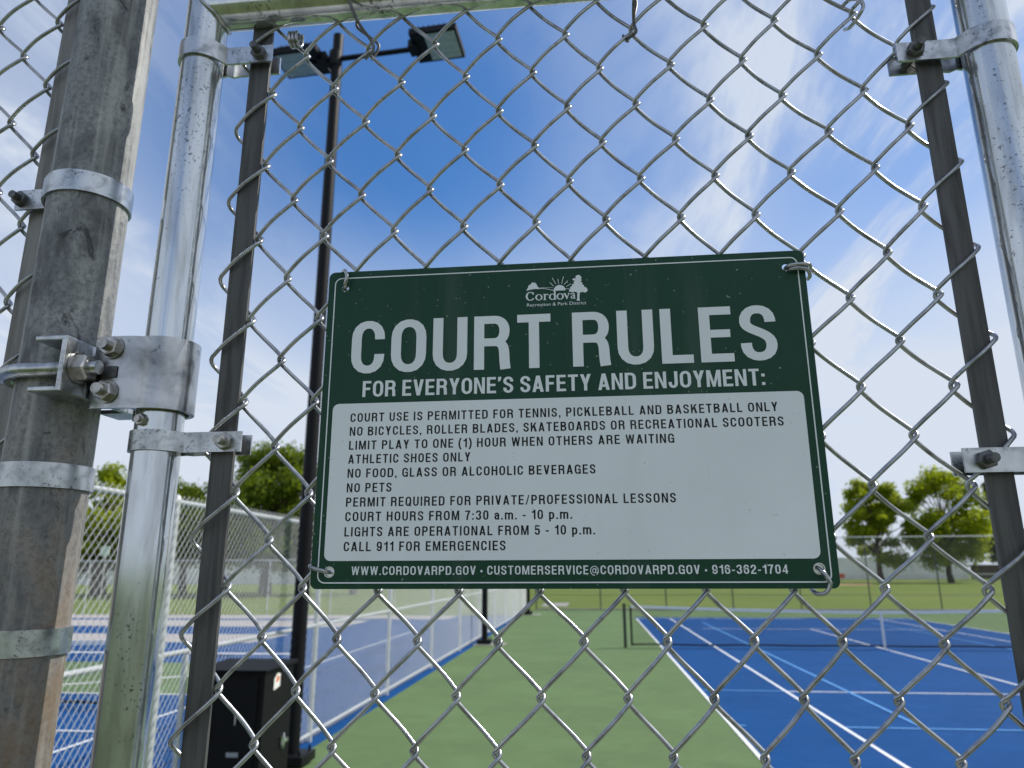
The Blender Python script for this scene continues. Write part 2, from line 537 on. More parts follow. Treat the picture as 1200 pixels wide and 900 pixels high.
# ------------------------------------------------------------------ chain link for distant fences: two families of straight wires
def far_fabric(name, mat, parent, A, B, z0, z1, pitch_w=.0712, pitch_h=.0866, r=.0021, off=.0035, sides=3):
    """A, B: (x, y) ends of the fence line. "/" wires stand off to one face, "\\" wires to the other."""
    A, B = Vector(A), Vector(B)
    d = B-A
    Ln = d.length
    d.normalize()
    nrm = Vector((d.y, -d.x))
    Ht = z1-z0
    slope = pitch_h/pitch_w
    run = Ht/slope
    mb = MB()
    k = int(-run/pitch_w)-1
    for fam in (0, 1):
        i = -int(run/pitch_w)-2
        while i*pitch_w < Ln:
            s0 = i*pitch_w
            a, b = s0, s0+run
            za, zb = 0.0, Ht
            if b > 0:
                if a < 0:
                    za = -a*slope
                    a = 0
                if b > Ln:
                    zb = Ht-(b-Ln)*slope
                    b = Ln
                if fam:
                    p = (a, Ht-za), (b, Ht-zb)
                    o = nrm*-off
                else:
                    p = (a, za), (b, zb)
                    o = nrm*off
                P = [Vector((A.x+d.x*s+o.x, A.y+d.y*s+o.y, z0+z)) for s, z in p]
                t = (P[1]-P[0])
                if t.length > .01:
                    t.normalize()
                    u = Vector((nrm.x, nrm.y, 0))
                    v = t.cross(u)
                    vs = []
                    for q in P:
                        for n in range(sides):
                            an = 2*math.pi*n/sides
                            vs.append(tuple(q+(u*math.cos(an)+v*math.sin(an))*r*(.8 if fam else 1.3)))
                    mb.add(vs, [(n, (n+1) % sides, sides+(n+1) % sides, sides+n) for n in range(sides)])
            i += 1
    # cut wire ends standing above the top edge
    n = int(Ln/pitch_w)
    return mb.build(name, mat, parent, 180)

FX = -3.35
sf = thing('chain_link_fence', 'long bright galvanised chain link fence between the green court and the blue left courts', 'fence', (FX, 5, 0))
far_fabric('fence_fabric', M_FARWIRE, sf, (FX+.03, .15), (FX+.03, 37.8), .05, 2.54, r=.0020)
for z, r, nm in ((2.49, .021, 'top_rail'), (1.30, .021, 'middle_rail'), (.085, .021, 'bottom_rail')):
    MB().tube([(FX, .15, z), (FX, 37.8, z)], r, 10).build(nm, M_FARGALV, sf, 60)
y = 1.7
first = None
while y < 38:
    p = MB().tube([(FX-.002, y, 0), (FX-.002, y, 2.50)], .03, 10)
    p.tube([(FX-.002, y, 2.50), (FX-.002, y, 2.53), (FX-.002, y, 2.55)], [.034, .03, .008], 10)
    p.build('post', M_FARGALV, sf, 60)
    y += 3.3
MB().tube([(FX, 5.38, 0), (FX, 5.38, 1.27)], .024, 10).build('brace_post', M_FARGALV, sf, 60)

ff = thing('chain_link_fence', 'tall dark chain link fence across the far end of the right court', 'fence', (0, 38, 0))
far_fabric('fence_fabric', M_DULLWIRE, ff, (FX, 38.03), (26, 38.03), .06, 3.5, r=.0021, pitch_w=.0712)
MB().tube([(FX, 38, 3.5), (26, 38, 3.5)], .024, 8).build('top_rail', M_FARGALV, ff, 60)
MB().tube([(FX, 38, .72), (26, 38, .72)], .012, 6).build('tension_rail', M_FARDARK, ff, 60)
x = -2.95
while x < 26:
    MB().tube([(x, 38, 0), (x, 38, 3.55)], .032, 8).build('post', M_FARDARK, ff, 60)
    x += 3.28
lf = thing('chain_link_fence', 'grey chain link fence closing the far side of the blue left courts', 'fence', (-18, 33.2, 0))
far_fabric('fence_fabric', M_FARWIRE, lf, (-34, 33.2), (FX-.1, 33.2), .05, 2.45, r=.0022)
MB().tube([(-34, 33.23, 2.46), (FX-.1, 33.23, 2.46)], .024, 8).build('top_rail', M_FARGALV, lf, 60)
x = -33.5
while x < FX-1:
    MB().tube([(x, 33.25, 0), (x, 33.25, 2.5)], .03, 8).build('post', M_FARGALV, lf, 60)
    x += 3.05
fld = thing('field_fence', 'low distant field fence with a white top rail in front of the pale wall', 'fence', (60, 128, 0))
MB().tube([(6, 128, 1.15), (140, 128, 1.15)], .07, 6).build('top_rail', M_TAPE, fld, 60)
x = 6
while x < 141:
    MB().tube([(x, 128.1, 0), (x, 128.1, 1.2)], .04, 6).build('post', M_FARGALV, fld, 60)
    x += 4.5
far_fabric('fence_fabric', M_DULLWIRE, fld, (6, 128.05), (140, 128.05), .05, 1.1, pitch_w=.2, pitch_h=.24, r=.004)

# far wall and board fence
wl = thing('boundary_wall', 'long pale grey wall in the distance behind the right hand trees', 'wall', (40, 160, 0))
m = MB().box(-20, 75.5, 160, 160.3, 0, 4.1)
m.build('wall_face', M_WALL, wl)
m = MB()
for x in range(-20, 76, 5):
    m.box(x-.25, x+.25, 159.85, 159.99, 0, 4.2)
m.box(-20.2, 75.7, 159.9, 160.4, 4.12, 4.3)
m.build('pilasters', M_WALL, wl)
wl2 = thing('boundary_wall', 'long pale wall low behind the left courts under the trees', 'wall', (-70, 112, 0))
MB().box(-150, -14, 112, 112.3, 0, 3.7).build('wall_face', M_WALL, wl2)
m = MB()
for x in range(-150, -13, 6):
    m.box(x-.25, x+.25, 111.85, 111.99, 0, 3.8)
m.box(-150.2, -13.8, 111.9, 112.4, 3.72, 3.9)
m.build('pilasters', M_WALL, wl2)
bfn = thing('board_fence', 'dark brown board fence at the right end of the pale wall', 'fence', (85, 160, 0))
m = MB()
for i in range(160):
    m.box(76+i*.16, 76+i*.16+.15, 160, 160.04, 0, 2.75+.04*math.sin(i*2.3))
m.build('boards', M_BROWN, bfn)
m = MB().box(76, 101.6, 160.05, 160.12, .5, .62).box(76, 101.6, 160.05, 160.12, 2.2, 2.32)
m.build('rail', M_BROWN, bfn)
rs = thing('warning_panel', 'small red panel fixed on the low white railed field fence', 'panel', (40.6, 127.9, 0))
MB().box(40.15, 41.05, 127.82, 127.87, .55, 1.25).build('panel_face', M_RED, rs)
MB().box(40.57, 40.63, 127.88, 127.92, 0, 1.2).build('stake', M_FARDARK, rs)
ps = thing('park_sign', 'small pale sign on a post beyond the far fence of the left courts', 'sign', (-31.1, 44, 0))
MB().box(-31.45, -30.85, 43.95, 43.99, 2.95, 3.55).build('panel', M_PALE, ps)
MB().tube([(-31.1, 44.03, 0), (-31.1, 44.03, 3.5)], .035, 8).build('post', M_FARGALV, ps, 60)

# ------------------------------------------------------------------ trees
def tree(label, group, x, y, h, crown_w, z0, trunk_r, leaf, n, mat, seed, shape='oval', lean=0.0, sparse=0.0, tw=True):
    rnd = random.Random(seed)
    root = thing('tree', label, 'tree', (x, y, 0), group)
    tr = MB()
    topz = z0+(h-z0)*.55
    tr.tube([(x, y, 0), (x+.02*h*rnd.uniform(-1, 1), y, z0*.6), (x+.03*h*rnd.uniform(-1, 1), y+.1, topz)], [trunk_r*1.25, trunk_r, trunk_r*.4], 8)
    blobs = []
    H = h-z0
    nb = 60
    for i in range(nb):
        fz = rnd.random()
        zc = z0+H*(.06+.86*fz)
        if shape == 'cone':
            rad = crown_w/2*(1.0-.72*fz)*(.75 if fz < .08 else 1)
        elif shape == 'tall':
            rad = crown_w/2*math.sin(math.pi*min(1, .18+.8*fz))**.8
        else:
            rad = crown_w/2*math.sin(math.pi*min(1, .22+.70*fz))**.6
        a = rnd.uniform(0, 2*math.pi)
        rr = rad*math.sqrt(rnd.random())*.82
        bx, by = x+math.cos(a)*rr+lean*fz, y+math.sin(a)*rr
        br = crown_w*rnd.uniform(.06, .15)*(1-.25*fz)
        blobs.append((bx, by, zc, br))
    for i, (bx, by, zc, br) in enumerate(blobs):
        if i % 2 == 0:
            zs_ = z0*.7+(topz-z0*.7)*min(1, max(0, (zc-z0)/H))*.9
            mid = ((x+bx)/2, (y+by)/2, (zs_+zc)/2+.05*H)
            tr.tube([(x, y, zs_), mid, (bx, by, zc)], [trunk_r*.4, trunk_r*.22, trunk_r*.06], 5)
    tr.build('trunk', M_BARK, root, 60)
    lv = MB()
    tot = sum(b[3]**2 for b in blobs)
    for bx, by, zc, br in blobs:
        for _ in range(int(n*br*br/tot*(1-sparse))):
            v = Vector((rnd.gauss(0, 1), rnd.gauss(0, 1), rnd.gauss(0, 1)))
            v.normalize()
            d = br*(rnd.random()**.45)*rnd.uniform(.85, 1.3)
            c = Vector((bx, by, zc))+Vector((v.x*1.15, v.y*1.15, v.z*.85))*d
            if tw and rnd.random() < .08:
                c += v*br*rnd.uniform(.2, .7)
            nn = Vector((rnd.uniform(-1, 1), rnd.uniform(-1, 1), rnd.uniform(-.4, 1.2)))+v*.5
            nn.normalize()
            t1 = nn.cross(Vector((rnd.uniform(-1, 1), rnd.uniform(-1, 1), rnd.uniform(-1, 1)))).normalized()
            t2 = nn.cross(t1)
            s = leaf*rnd.uniform(.6, 1.35)
            lv.add([tuple(c-t1*s), tuple(c+t2*s*.55+nn*s*.15), tuple(c+t1*s), tuple(c-t2*s*.55+nn*s*.15)], [(0, 1, 2, 3)])
    lv.build('crown', mat, root)
    return root
GR = 'park trees beyond the far fence'
tree('full green tree nearest the sign edge, left of the distant pair on the lawn', GR, 41.8, 114, 15.6, 10.8, 2.4, .42, .23, 19000, M_LEAF_A, 3)
tree('yellow green broad tree with dense low crown, right of the distant pair on the lawn', GR, 51.6, 114.5, 16.8, 13.2, 2.2, .42, .23, 23000, M_LEAF_A, 8)
tree('thin greyish half bare tree rising behind the dark tension bar', GR, 72, 140, 18.5, 8.0, 2.5, .35, .24, 9500, M_LEAF_C, 12, 'tall')
tree('sparse greyish tree at the far right edge beyond the gate frame', GR, 87, 146, 17.0, 9, 2.6, .33, .20, 4200, M_LEAF_C, 17, 'tall')
GL = 'trees beyond the left courts'
tree('large rounded olive green tree directly left of the lamp post', GL, -26.4, 58, 12.2, 11.5, 2.9, .35, .17, 30000, M_LEAF_B, 21)
tree('wispy pale tree top between the big post and the gate frame', GL, -41.5, 58, 11.2, 8.5, 3.0, .28, .2, 5200, M_LEAF_A, 25, 'tall')
tree('dark lower tree between gate frame and the rounded olive tree', GL, -34.8, 60, 10.2, 8.5, 2.6, .3, .16, 17000, M_LEAF_B, 28)
tree('dense tree low behind the left fence at the foot of the wispy tree', GL, -43.5, 62, 7.8, 11.5, 2.4, .3, .16, 20000, M_LEAF_B, 31)
tree('bushy tree low behind the left fence under the rounded olive tree', GL, -30.5, 66, 7.2, 10, 2.6, .3, .16, 16000, M_LEAF_B, 33)
tree('small bushy tree on the right flank of the rounded olive tree', GL, -20.5, 62, 8.8, 9, 2.6, .3, .16, 16000, M_LEAF_B, 36)

# ------------------------------------------------------------------ light poles
def light_pole(x, y, label, hgt=8.85):
    root = thing('light_pole', label, 'light pole', (x, y, 0), 'court light poles along the side fence')
    b = MB()
    b.box(x-.19, x+.19, y-.19, y+.19, .03, .12)
    for sx in (-1, 1):
        for sy in (-1, 1):
            b.tube([(x+sx*.14, y+sy*.14, .12), (x+sx*.14, y+sy*.14, .17)], .014, 6)
    b.build('base_plate', M_DARKMETAL, root, 40, .006)
    MB().tube([(x, y, .1), (x, y, hgt)], [.082, .068], 20).build('shaft', M_DARKMETAL, root, 60)
    z = hgt-.36
    c, s = math.cos(R(-4)), math.sin(R(-4))
    def P(u, v, w):
        return (x+u*c-v*s, y+u*s+v*c, z+w)
    a = MB()
    a.tube([P(-.4, 0, 0), P(1.1, 0, 0)], .035, 10)
    a.tube([P(-.02, 0, -.12), P(-.02, 0, .1)], .09, 12)
    a.build('cross_arm', M_DARKMETAL, root, 60)
    for side in (-1, 1):
        cx = -.50 if side < 0 else 1.37
        tilt = R(-5 if side > 0 else 0)
        ax = Vector((c, s, 0))
        ay = Vector((-s*math.cos(tilt), c*math.cos(tilt), math.sin(tilt)))
        az = ax.cross(ay)
        q = Vector(P(cx, 0, .04))
        fl = MB()
        fl.obox(q, ax, ay, az, .31, .25, .045)
        fl.obox(q+az*.07, ax, ay, az, .26, .2, .03)
        for k in range(7):
            fl.obox(q+az*.11+ax*(-.21+k*.07), ax, ay, az, .008, .19, .02)
        fl.obox(q-ax*side*.31+Vector((0, 0, -.02)), ax, ay, az, .06, .09, .06)
        o = fl.build('floodlight', M_DARKMETAL, root, None, .004)
        ln_ = MB()
        ln_.obox(q-az*.049+ax*side*.08, ax, ay, az, .20, .215, .003)
        for i in range(5):
            for j in range(4):
                ln_.obox(q-az*.054+ax*(side*.08-.15+i*.075)+ay*(-.15+j*.10), ax, ay, az, .026, .026, .003)
        l2 = ln_.build('lens', M_LENS, root)
        l2.parent = o
    return root
for x, y, lb in ((-3.14, 7.25, 'tall black light pole nearest the sign with two floodlights on a cross arm'),
                 (-2.98, 19.95, 'second black light pole showing its foot below the sign beside the fence'),
                 (-2.98, 33.6, 'farthest black light pole showing its foot below the sign near the far fence')):
    light_pole(x, y, lb)
for x, y in ((-2.9, 19.95), (-2.9, 33.6)):
    struct('concrete_pad', sheet(x-.36, x+.5, y-.38, y+.38, .013), M_PAD)

# ------------------------------------------------------------------ electrical cabinet
cb = thing('equipment_cabinet', 'black metal equipment cabinet standing by the foot of the light pole', 'cabinet', (-2.95, 5.7, 0))
MB().box(-3.27, -2.67, 5.42, 6.0, .04, 1.135).build('cabinet_body', M_CAB, cb, None, .008)
m = MB()
m.prism([(5.39, 1.138), (6.04, 1.138), (6.04, 1.172), (5.39, 1.152)], lambda a, b, d: (d, a, b), -3.3, -2.645)
m.build('lid', M_CAB, cb, None, .004)
m = MB().box(-3.24, -2.72, 5.405, 5.417, .12, 1.10)
d = m.build('door', M_CAB, cb, None, .004)
MB().tube([(-2.88, 5.402, .82), (-2.88, 5.385, .82), (-2.88, 5.385, .74)], .007, 8).build('handle', M_NUT, d, 60)
MB().box(-2.94, -2.84, 5.399, 5.403, .50, .535).build('name_plate', M_NUT, d)
m = MB().box(-2.668, -2.650, 5.80, 5.86, .50, .58).box(-2.668, -2.642, 5.86, 5.92, .52, .55)
m.tube([(-2.65, 5.83, .48), (-2.635, 5.83, .54), (-2.65, 5.83, .6)], .007, 8)
m.build('latch', M_CHROME, cb, None, .002)
st = MB().prism([(5.60, .97), (5.72, .99), (5.72, 1.09), (5.66, 1.10), (5.60, 1.06)], lambda a, b, d: (d, a, b), -2.6685, -2.667).build('sticker', M_STICK, cb)
MB().prism([(5.63, 1.03), (5.69, 1.035), (5.70, 1.075), (5.65, 1.075)], lambda a, b, d: (d, a, b), -2.6665, -2.6655).build('sticker_print', M_ORANGE, st)

# ------------------------------------------------------------------ tennis nets
def tennis_net(x0, x1, y, label, h_end=1.05, h_mid=.914, gap=.05, posts=True, strap=True, step=.045):
    root = thing('tennis_net', label, 'net', ((x0+x1)/2, y, 0))
    xm = (x0+x1)/2
    def top(x):
        return h_mid+(h_end-h_mid)*abs((x-xm)/(x1-xm))**1.6
    n = 24
    xs = [x0+(x1-x0)*i/n for i in range(n+1)]
    hb = MB()
    for s in range(n):
        a, b = xs[s], xs[s+1]
        hb.add([(a, y-.014, top(a)-.065), (b, y-.014, top(b)-.065), (b, y-.011, top(b)), (a, y-.011, top(a)),
                (a, y+.014, top(a)-.065), (b, y+.014, top(b)-.065), (b, y+.011, top(b)), (a, y+.011, top(a))],
               [(0, 1, 2, 3), (5, 4, 7, 6), (3, 2, 6, 7), (0, 4, 5, 1)])
    hb.build('headband', M_TAPE, root, 30)
    bb = MB()
    bb.tube([(x, y, gap+.03+.008*math.sin(i*1.3)) for i, x in enumerate(xs)], .022, 6)
    bb.build('bottom_band', M_NET, root, 60)
    MB().box(x0-.02, x0+.03, y-.008, y+.008, gap, h_end-.01).build('side_band', M_NET, root)
    MB().box(x1-.03, x1+.02, y-.008, y+.008, gap, h_end-.01).build('side_band', M_NET, root)
    nm = MB()
    nv = int((x1-x0)/step)
    for i in range(1, nv):
        xx = x0+(x1-x0)*i/nv
        nm.tube([(xx, y, gap), (xx, y, top(xx)-.05)], .0018, 3, caps=False)
    k = 1
    while gap+k*step < h_end-.05:
        z = gap+k*step
        fr = (z-gap)/(h_end-gap)
        nm.tube([(x, y+.002, gap+(top(x)-gap)*fr) for x in xs], .0018, 3, caps=False)
        k += 1
    nm.build('net_mesh', M_NET, root)
    if posts:
        for xp in (x0-.16, x1+.16):
            p = MB().tube([(xp, y, 0), (xp, y, 1.07)], .04, 14)
            p.tube([(xp, y, 1.07), (xp, y, 1.085), (xp, y, 1.095)], [.046, .044, .01], 14)
            p.build('net_post', M_NETPOST, root, 50)
        MB().tube([(x0-.16, y, 1.05), (x0, y, 1.03)], .006, 6).build('net_cable', M_NET, root, 60)
    if strap:
        MB().box(xm-.026, xm+.026, y-.02, y+.02, .01, h_mid).build('center_strap', M_TAPE, root)
    return root
tennis_net(XD-.75, XD+10.97+.75, YN, 'long tennis net with white headband across the blue court on the right')
tennis_net(-15.5, -6.6, 10.2, 'black net on the blue left court seen through the side fence', .95, .9, .03)

# ------------------------------------------------------------------ near chain link fabric (true flattened spirals)
WZ, HZ = .0361, .0879
BOW = .0027
rj = random.Random(5)
ph = [rj.uniform(0, 6.28) for _ in range(8)]
def wob(x, z):
    dx = .0012*math.sin(17*x+ph[0]+5*z)+.0008*math.sin(41*x+ph[1]-9*z)
    dz = .0015*math.sin(11*x+ph[2]+7*z)+.0009*math.sin(31*z+ph[3])
    dy = .0025*math.sin(9*x+ph[4])*math.sin(6*z+ph[5])
    return dx, dy, dz
def near_fabric(xs, y, zbase, z0, z1, r=.00205, end_first=True, end_last=True, sides=7):
    """xs: knuckle column positions; wire c runs between xs[c] and xs[c+1]"""
    mb = MB()
    for c in range(len(xs)-1):
        xc, hw = (xs[c]+xs[c+1])/2, (xs[c+1]-xs[c])/2
        ends = (end_first and c == 0) or (end_last and c == len(xs)-2)
        D = .0053 if ends else .0031
        A = hw+.0024
        ls = 2*(A-D)
        la = math.pi*D
        per = 2*(ls+la)
        # parity: front strand leaves the left knuckle at zb and reaches the right one HZ/2 higher
        zb = zbase+(HZ/2 if c % 2 else 0.0)
        n0 = math.floor((z0-zb)/HZ)
        n1 = math.ceil((z1-zb)/HZ)
        us = []
        na, ns = 6, 7
        for i in range(ns):
            us.append(i/ns*ls)
        for i in range(na):
            us.append(ls+i/na*la)
        for i in range(ns):
            us.append(ls+la+i/ns*ls)
        for i in range(na):
            us.append(2*ls+la+i/na*la)
        pts = []
        for n in range(n0, n1+1):
            for u in us:
                z = zb+n*HZ+(u+la/2)/per*HZ
                if z < z0 or z > z1:
                    continue
                if u < ls:
                    x, yy = -(A-D)+u, -D
                elif u < ls+la:
                    a = (u-ls)/D
                    x, yy = (A-D)+D*math.sin(a), -D*math.cos(a)
                elif u < 2*ls+la:
                    x, yy = (A-D)-(u-ls-la), D
                else:
                    a = (u-2*ls-la)/D
                    x, yy = -(A-D)-D*math.sin(a), D*math.cos(a)
                # springy bow of each strand
                if u < ls:
                    yy -= BOW*math.sin(math.pi*u/ls)
                    z += .0003*math.sin(2*math.pi*u/ls)
                elif ls+la <= u < 2*ls+la:
                    yy += BOW*math.sin(math.pi*(u-ls-la)/ls)
                    z += .0003*math.sin(2*math.pi*(u-ls-la)/ls)
                dx, dy, dz = wob(xc+x, z)
                if ends:
                    dx *= .4
                pts.append((xc+x+dx, y+yy+dy, z+dz))
        mb.tube(pts, r, sides)
    return mb
def sp_path(pts, closed=False, n=7):
    """Catmull-Rom through points"""
    P = [Vector(p) for p in pts]
    out = []
    m = len(P)
    for i in range(m-1):
        p0, p1, p2, p3 = P[max(0, i-1)], P[i], P[i+1], P[min(m-1, i+2)]
        for k in range(n):
            t = k/n
            out.append(.5*((2*p1)+(-p0+p2)*t+(2*p0-5*p1+4*p2-p3)*t*t+(-p0+3*p1-3*p2+p3)*t**3))
    out.append(P[-1])
    return [tuple(q) for q in out]
GY = .0095         # mid-plane of the gate fabric

# ------------------------------------------------------------------ the gate
SXL, SXR, SR = -.392, .4235, .0222
gt = thing('chain_link_gate', 'galvanised chain link gate with pipe frame carrying the green court rules sign', 'gate', (0, 0, 0))
for x in (SXL, SXR):
    p = MB().tube([(x, 0, .05), (x, 0, 3.03)], SR, 40)
    p.build('stile', M_PIPE, gt, 50)
for z, nm in ((3.008, 'rail'), (2.551, 'rail'), (.09, 'rail')):
    MB().tube([(SXL+.012, 0, z), (SXR-.012, 0, z)], SR-.0004, 36).build(nm, M_PIPE, gt, 50)
for x, s in ((SXL, 1), (SXR, -1)):      # weld beads around the mitre
    wd = MB()
    pts = []
    for a in range(25):
        an = a/24*2*math.pi
        yy, zz_ = math.sin(an)*(SR+.0005), math.cos(an)*(SR+.0005)
        xx = x+s*(math.sqrt(max(0, SR**2-yy**2))+.0015+.0008*math.sin(a*2.7))
        pts.append((xx, yy, 2.551+zz_))
    wd.tube(pts[:-1], .0022, 6, closed=True)
    wd.build('weld_bead', M_HINGE, gt, 60)
xs = [-.0592+WZ*k+max(0, k-8)*.0030 for k in range(-8, 13)]
near_fabric(xs, GY, 1.8739, .12, 2.99).build('chain_link_fabric', M_WIRE, gt, 60)
BXL, BXR, BW = -.3286, .3725, .0115
MB().box(BXL-BW, BXL+BW, GY-.0023, GY+.0023, .12, 2.98).build('tension_bar', M_BAR, gt, None, .0008)
MB().box(BXR-BW, BXR+BW, GY-.0023, GY+.0023, .12, 2.98).build('tension_bar', M_BAR, gt, None, .0008)

def tension_band(parent, cx, rpipe, z, toward, xe, yc, bx, h=.021, bolt_mat=M_BOLT, stud=.016, top_tilt=0):
    """flat strap looped round a pipe at cx with two ears reaching xe that clasp the tension bar; bolt at bx"""
    th = .0026
    r = rpipe+th/2+.0003
    s = toward
    e = .0104
    pts = [(xe, yc-e), (xe-s*.012, yc-e), (cx+s*(rpipe+.012), yc-e-.0002), (cx+s*(rpipe+.0065), yc-e-.0010), (cx+s*(rpipe+.001), min(-r*.42, yc-e-.004)), (cx+s*r*.84, -r*.62)]
    a0 = -55 if s > 0 else 235
    a1 = -308 if s > 0 else 488
    pts += circ(cx, 0, r, a0, a1, 34)
    pts += [(cx+s*r*.90, r*.72), (cx+s*(rpipe+.004), yc+e+.0012), (cx+s*(rpipe+.011), yc+e), (xe, yc+e)]
    b = MB().strip_xy(pts, z-h/2, z+h/2, th)
    o = b.build('tension_band', M_BAND, parent, 40)
    nb = MB()
    nb.tube([(bx, yc-e-.0012-stud, z), (bx, yc+e+.006, z)], .0042, 12)
    nb.hexnut((bx, yc-e-.0014, z), (0, -1, 0), .0082, .0062, .3)
    nb.tube([(bx, yc+e+.0013, z), (bx, yc+e+.0035, z), (bx, yc+e+.0050, z)], [.0090, .0075, .003], 12)
    nb.build('bolt', bolt_mat, o, 40)
    return o
tension_band(gt, SXL, SR, 2.489, 1, -.3110, GY, -.3255, bolt_mat=M_BOLT)
tension_band(gt, SXL, SR, 2.0545, 1, -.3060, GY, -.3220, h=.0195, bolt_mat=M_NUT)
tension_band(gt, SXR, SR, 2.430, -1, .3390, GY, .3560, bolt_mat=M_BOLT)
tension_band(gt, SXR, SR, 2.0235, -1, .3410, GY, .3580, bolt_mat=M_BOLT)
for z in (1.62, 1.2, .75, .3):
    tension_band(gt, SXL, SR, z, 1, -.2890, GY, -.3050, bolt_mat=M_NUT)
    tension_band(gt, SXR, SR, z, -1, .3400, GY, .3600)

# wire ties fixing the fabric to the top rail
def tie(pts, r=.0017):
    MB().tube(pts, r, 8).build('wire_tie', M_BOLT if r < .0018 else M_WIRE, gt, 60)
def ring(cx, cy, cz, ry, rz, n, a0, a1):
    return [(cx, cy+ry*math.cos(R(a0+(a1-a0)*i/n)), cz+rz*math.sin(R(a0+(a1-a0)*i/n))) for i in range(n+1)]
def tie_over(tx, kx, kz):
    p = [(kx-.006, GY+.006, kz+.008), (kx-.005, GY-.002, kz-.004), (kx+.001, -.004, kz-.009), (kx+.006, -.003, kz-.003), (kx+.004, -.004, kz+.008),
         (kx+.45*(tx-kx), -.016, kz+.45*(2.545-kz)), (tx, -.0240, 2.547), (tx-.001, -.019, 2.567), (tx-.002, 0, 2.5755), (tx-.003, .019, 2.567),
         (tx-.002, .0245, 2.55), (tx, .021, 2.533), (kx+.4*(tx-kx)+.003, .016, 2.515), (kx+.005, GY+.009, kz+.02), (kx-.002, GY+.008, kz+.002)]
    tie(sp_path(p), .0017)
tie_over(-.2235, -.2015, 2.4835)
tie_over(.0900, .0800, 2.4810)
pts = []
for i in range(60):           # small coil end hanging beside the first column
    a = i/59*3.2*2*math.pi
    pts.append((-.297+i/59*.013, GY-.001+.0065*math.cos(a), 2.5125+.0085*math.sin(a)))
tie(pts, .0019)
xk, zk = .3043, 2.4790
tie(sp_path([(xk-.004, GY+.006, zk-.004), (xk-.002, GY-.004, zk-.009), (xk+.004, -.006, zk-.004), (xk+.0075, -.007, zk+.004), (xk+.006, -.004, zk+.014), (xk+.000, .004, zk+.022), (xk-.006, .012, zk+.020)]), .0019)

# ------------------------------------------------------------------ big hinge post with its bands and the hinge bracket
PX, PR = -.503, .0385
gp = thing('gate_post', 'thick weathered grey steel post holding the gate hinge at the left', 'post', (PX, 0, 0))
MB().tube([(PX, 0, 0), (PX, 0, 3.1)], PR, 56).build('post_pipe', M_POST, gp, 50)
MB().tube([(PX, 0, 3.1), (PX, 0, 3.115), (PX, 0, 3.14), (PX, 0, 3.15)], [PR+.004, PR+.004, PR*.7, .004], 40).build('post_cap', M_BAND, gp, 50)
LBX = -.5605
LY = .006
for z in (2.324, 2.022, 1.873):
    tension_band(gp, PX, PR, z, -1, -.585, LY, -.578, h=.023, stud=.014)
for z in (2.62, 2.9, 1.4, .9, .4):
    tension_band(gp, PX, PR, z, -1, -.585, LY, -.578, h=.023, stud=.014)
# U-bolt round the post and C-channel bracket it pulls against
HZc = 2.1195
pts = [(-.4290, -.0465, HZc), (-.47, -.0465, HZc)]
pts += [(PX+.0465*math.cos(R(a)), .0465*math.sin(R(a)), HZc) for a in range(-80, -281, -10)]
pts += [(-.47, .0465, HZc), (-.4290, .0465, HZc)]
MB().tube(pts, .0068, 14).build('u_bolt', M_BAND, gp, 60)
hb = MB()
X0, X1, TH = -.482, -.4505, .0045
hz0, hz1 = HZc-.0265, HZc+.0265
prof = [(X1, hz0), (X1, hz1), (X0, hz1), (X0, hz1-TH), (X1-TH, hz1-TH), (X1-TH, hz0+TH), (X0, hz0+TH), (X0, hz0)]
# flanges are notched round the post: two short channel ends in front of and behind it, one web between
hb.prism(prof, lambda a, b, d: (a, d, b), -.066, -.0335)
hb.prism(prof, lambda a, b, d: (a, d, b), .0335, .066)
hb.box(X1-TH, X1, -.0335, .0335, hz0, hz1)
hb.box(-.4505, -.431, -.012, .016, hz0+.004, hz1-.004)
br = hb.build('hinge_bracket', M_BAND, gp, None, .0010)
for yy in (-.0465, .0465):
    nb = MB()
    nb.tube([(X1+.0004, yy, HZc), (X1+.0030, yy, HZc)], .0150, 20)
    nb.hexnut((X1+.0030, yy, HZc), (1, 0, 0), .0134, .0105, .2)
    nb.build('nut', M_NUT, br, 35)

# female half of the hinge: strap round the gate stile, clamped by two bolts
th = .0048
rS = SR+.0032
pts = [(-.4475, -.026), (-.4405, -.0305), (-.4330, -.0308), (-.410, -.0300)]
pts += circ(SXL, 0, rS+.0025, -112, 112, 30)[1:-1]
pts += [(-.410, .0300), (-.4330, .0308), (-.4405, .0305)]
sz0, sz1 = HZc-.0360, HZc+.0350
hs = MB().strip_xy(pts, sz0, sz1, th).build('hinge_strap', M_HINGE, gt, 40)
hs2 = MB()
for zz_ in (HZc+.0230, HZc-.0205):
    hs2.tube([(-.4275, -.0500, zz_), (-.4275, .045, zz_)], .0052, 14)
    hs2.tube([(-.4275, -.0332, zz_), (-.4275, -.0350, zz_)], .0112, 20)
    hs2.hexnut((-.4275, -.0350, zz_), (0, -1, 0), .0098, .0078, .5+zz_*40)
hs2.build('hinge_nut', M_NUT, hs, 35)
MB().box(-.4330, -.4200, -.0345, -.0336, HZc-.0065, HZc+.0045).build('square_hole_shade', M_BOLT, hs)  # dark plate on the strap, coloured for the shade inside its square hole
MB().box(-.426, -.404, -.016, .016, sz0+.006, sz1-.010).build('hinge_pin_block', M_HINGE, hs, None, .002)
ss = MB().tube([(-.3955, -.019, 2.0735), (-.3965, -.0300, 2.0735)], .0030, 10)
ss.hexnut((-.3957, -.0222, 2.0735), (-.10, -.98, 0), .0058, .0055, .2)
ss.build('set_screw', M_NUT, gt, 35)

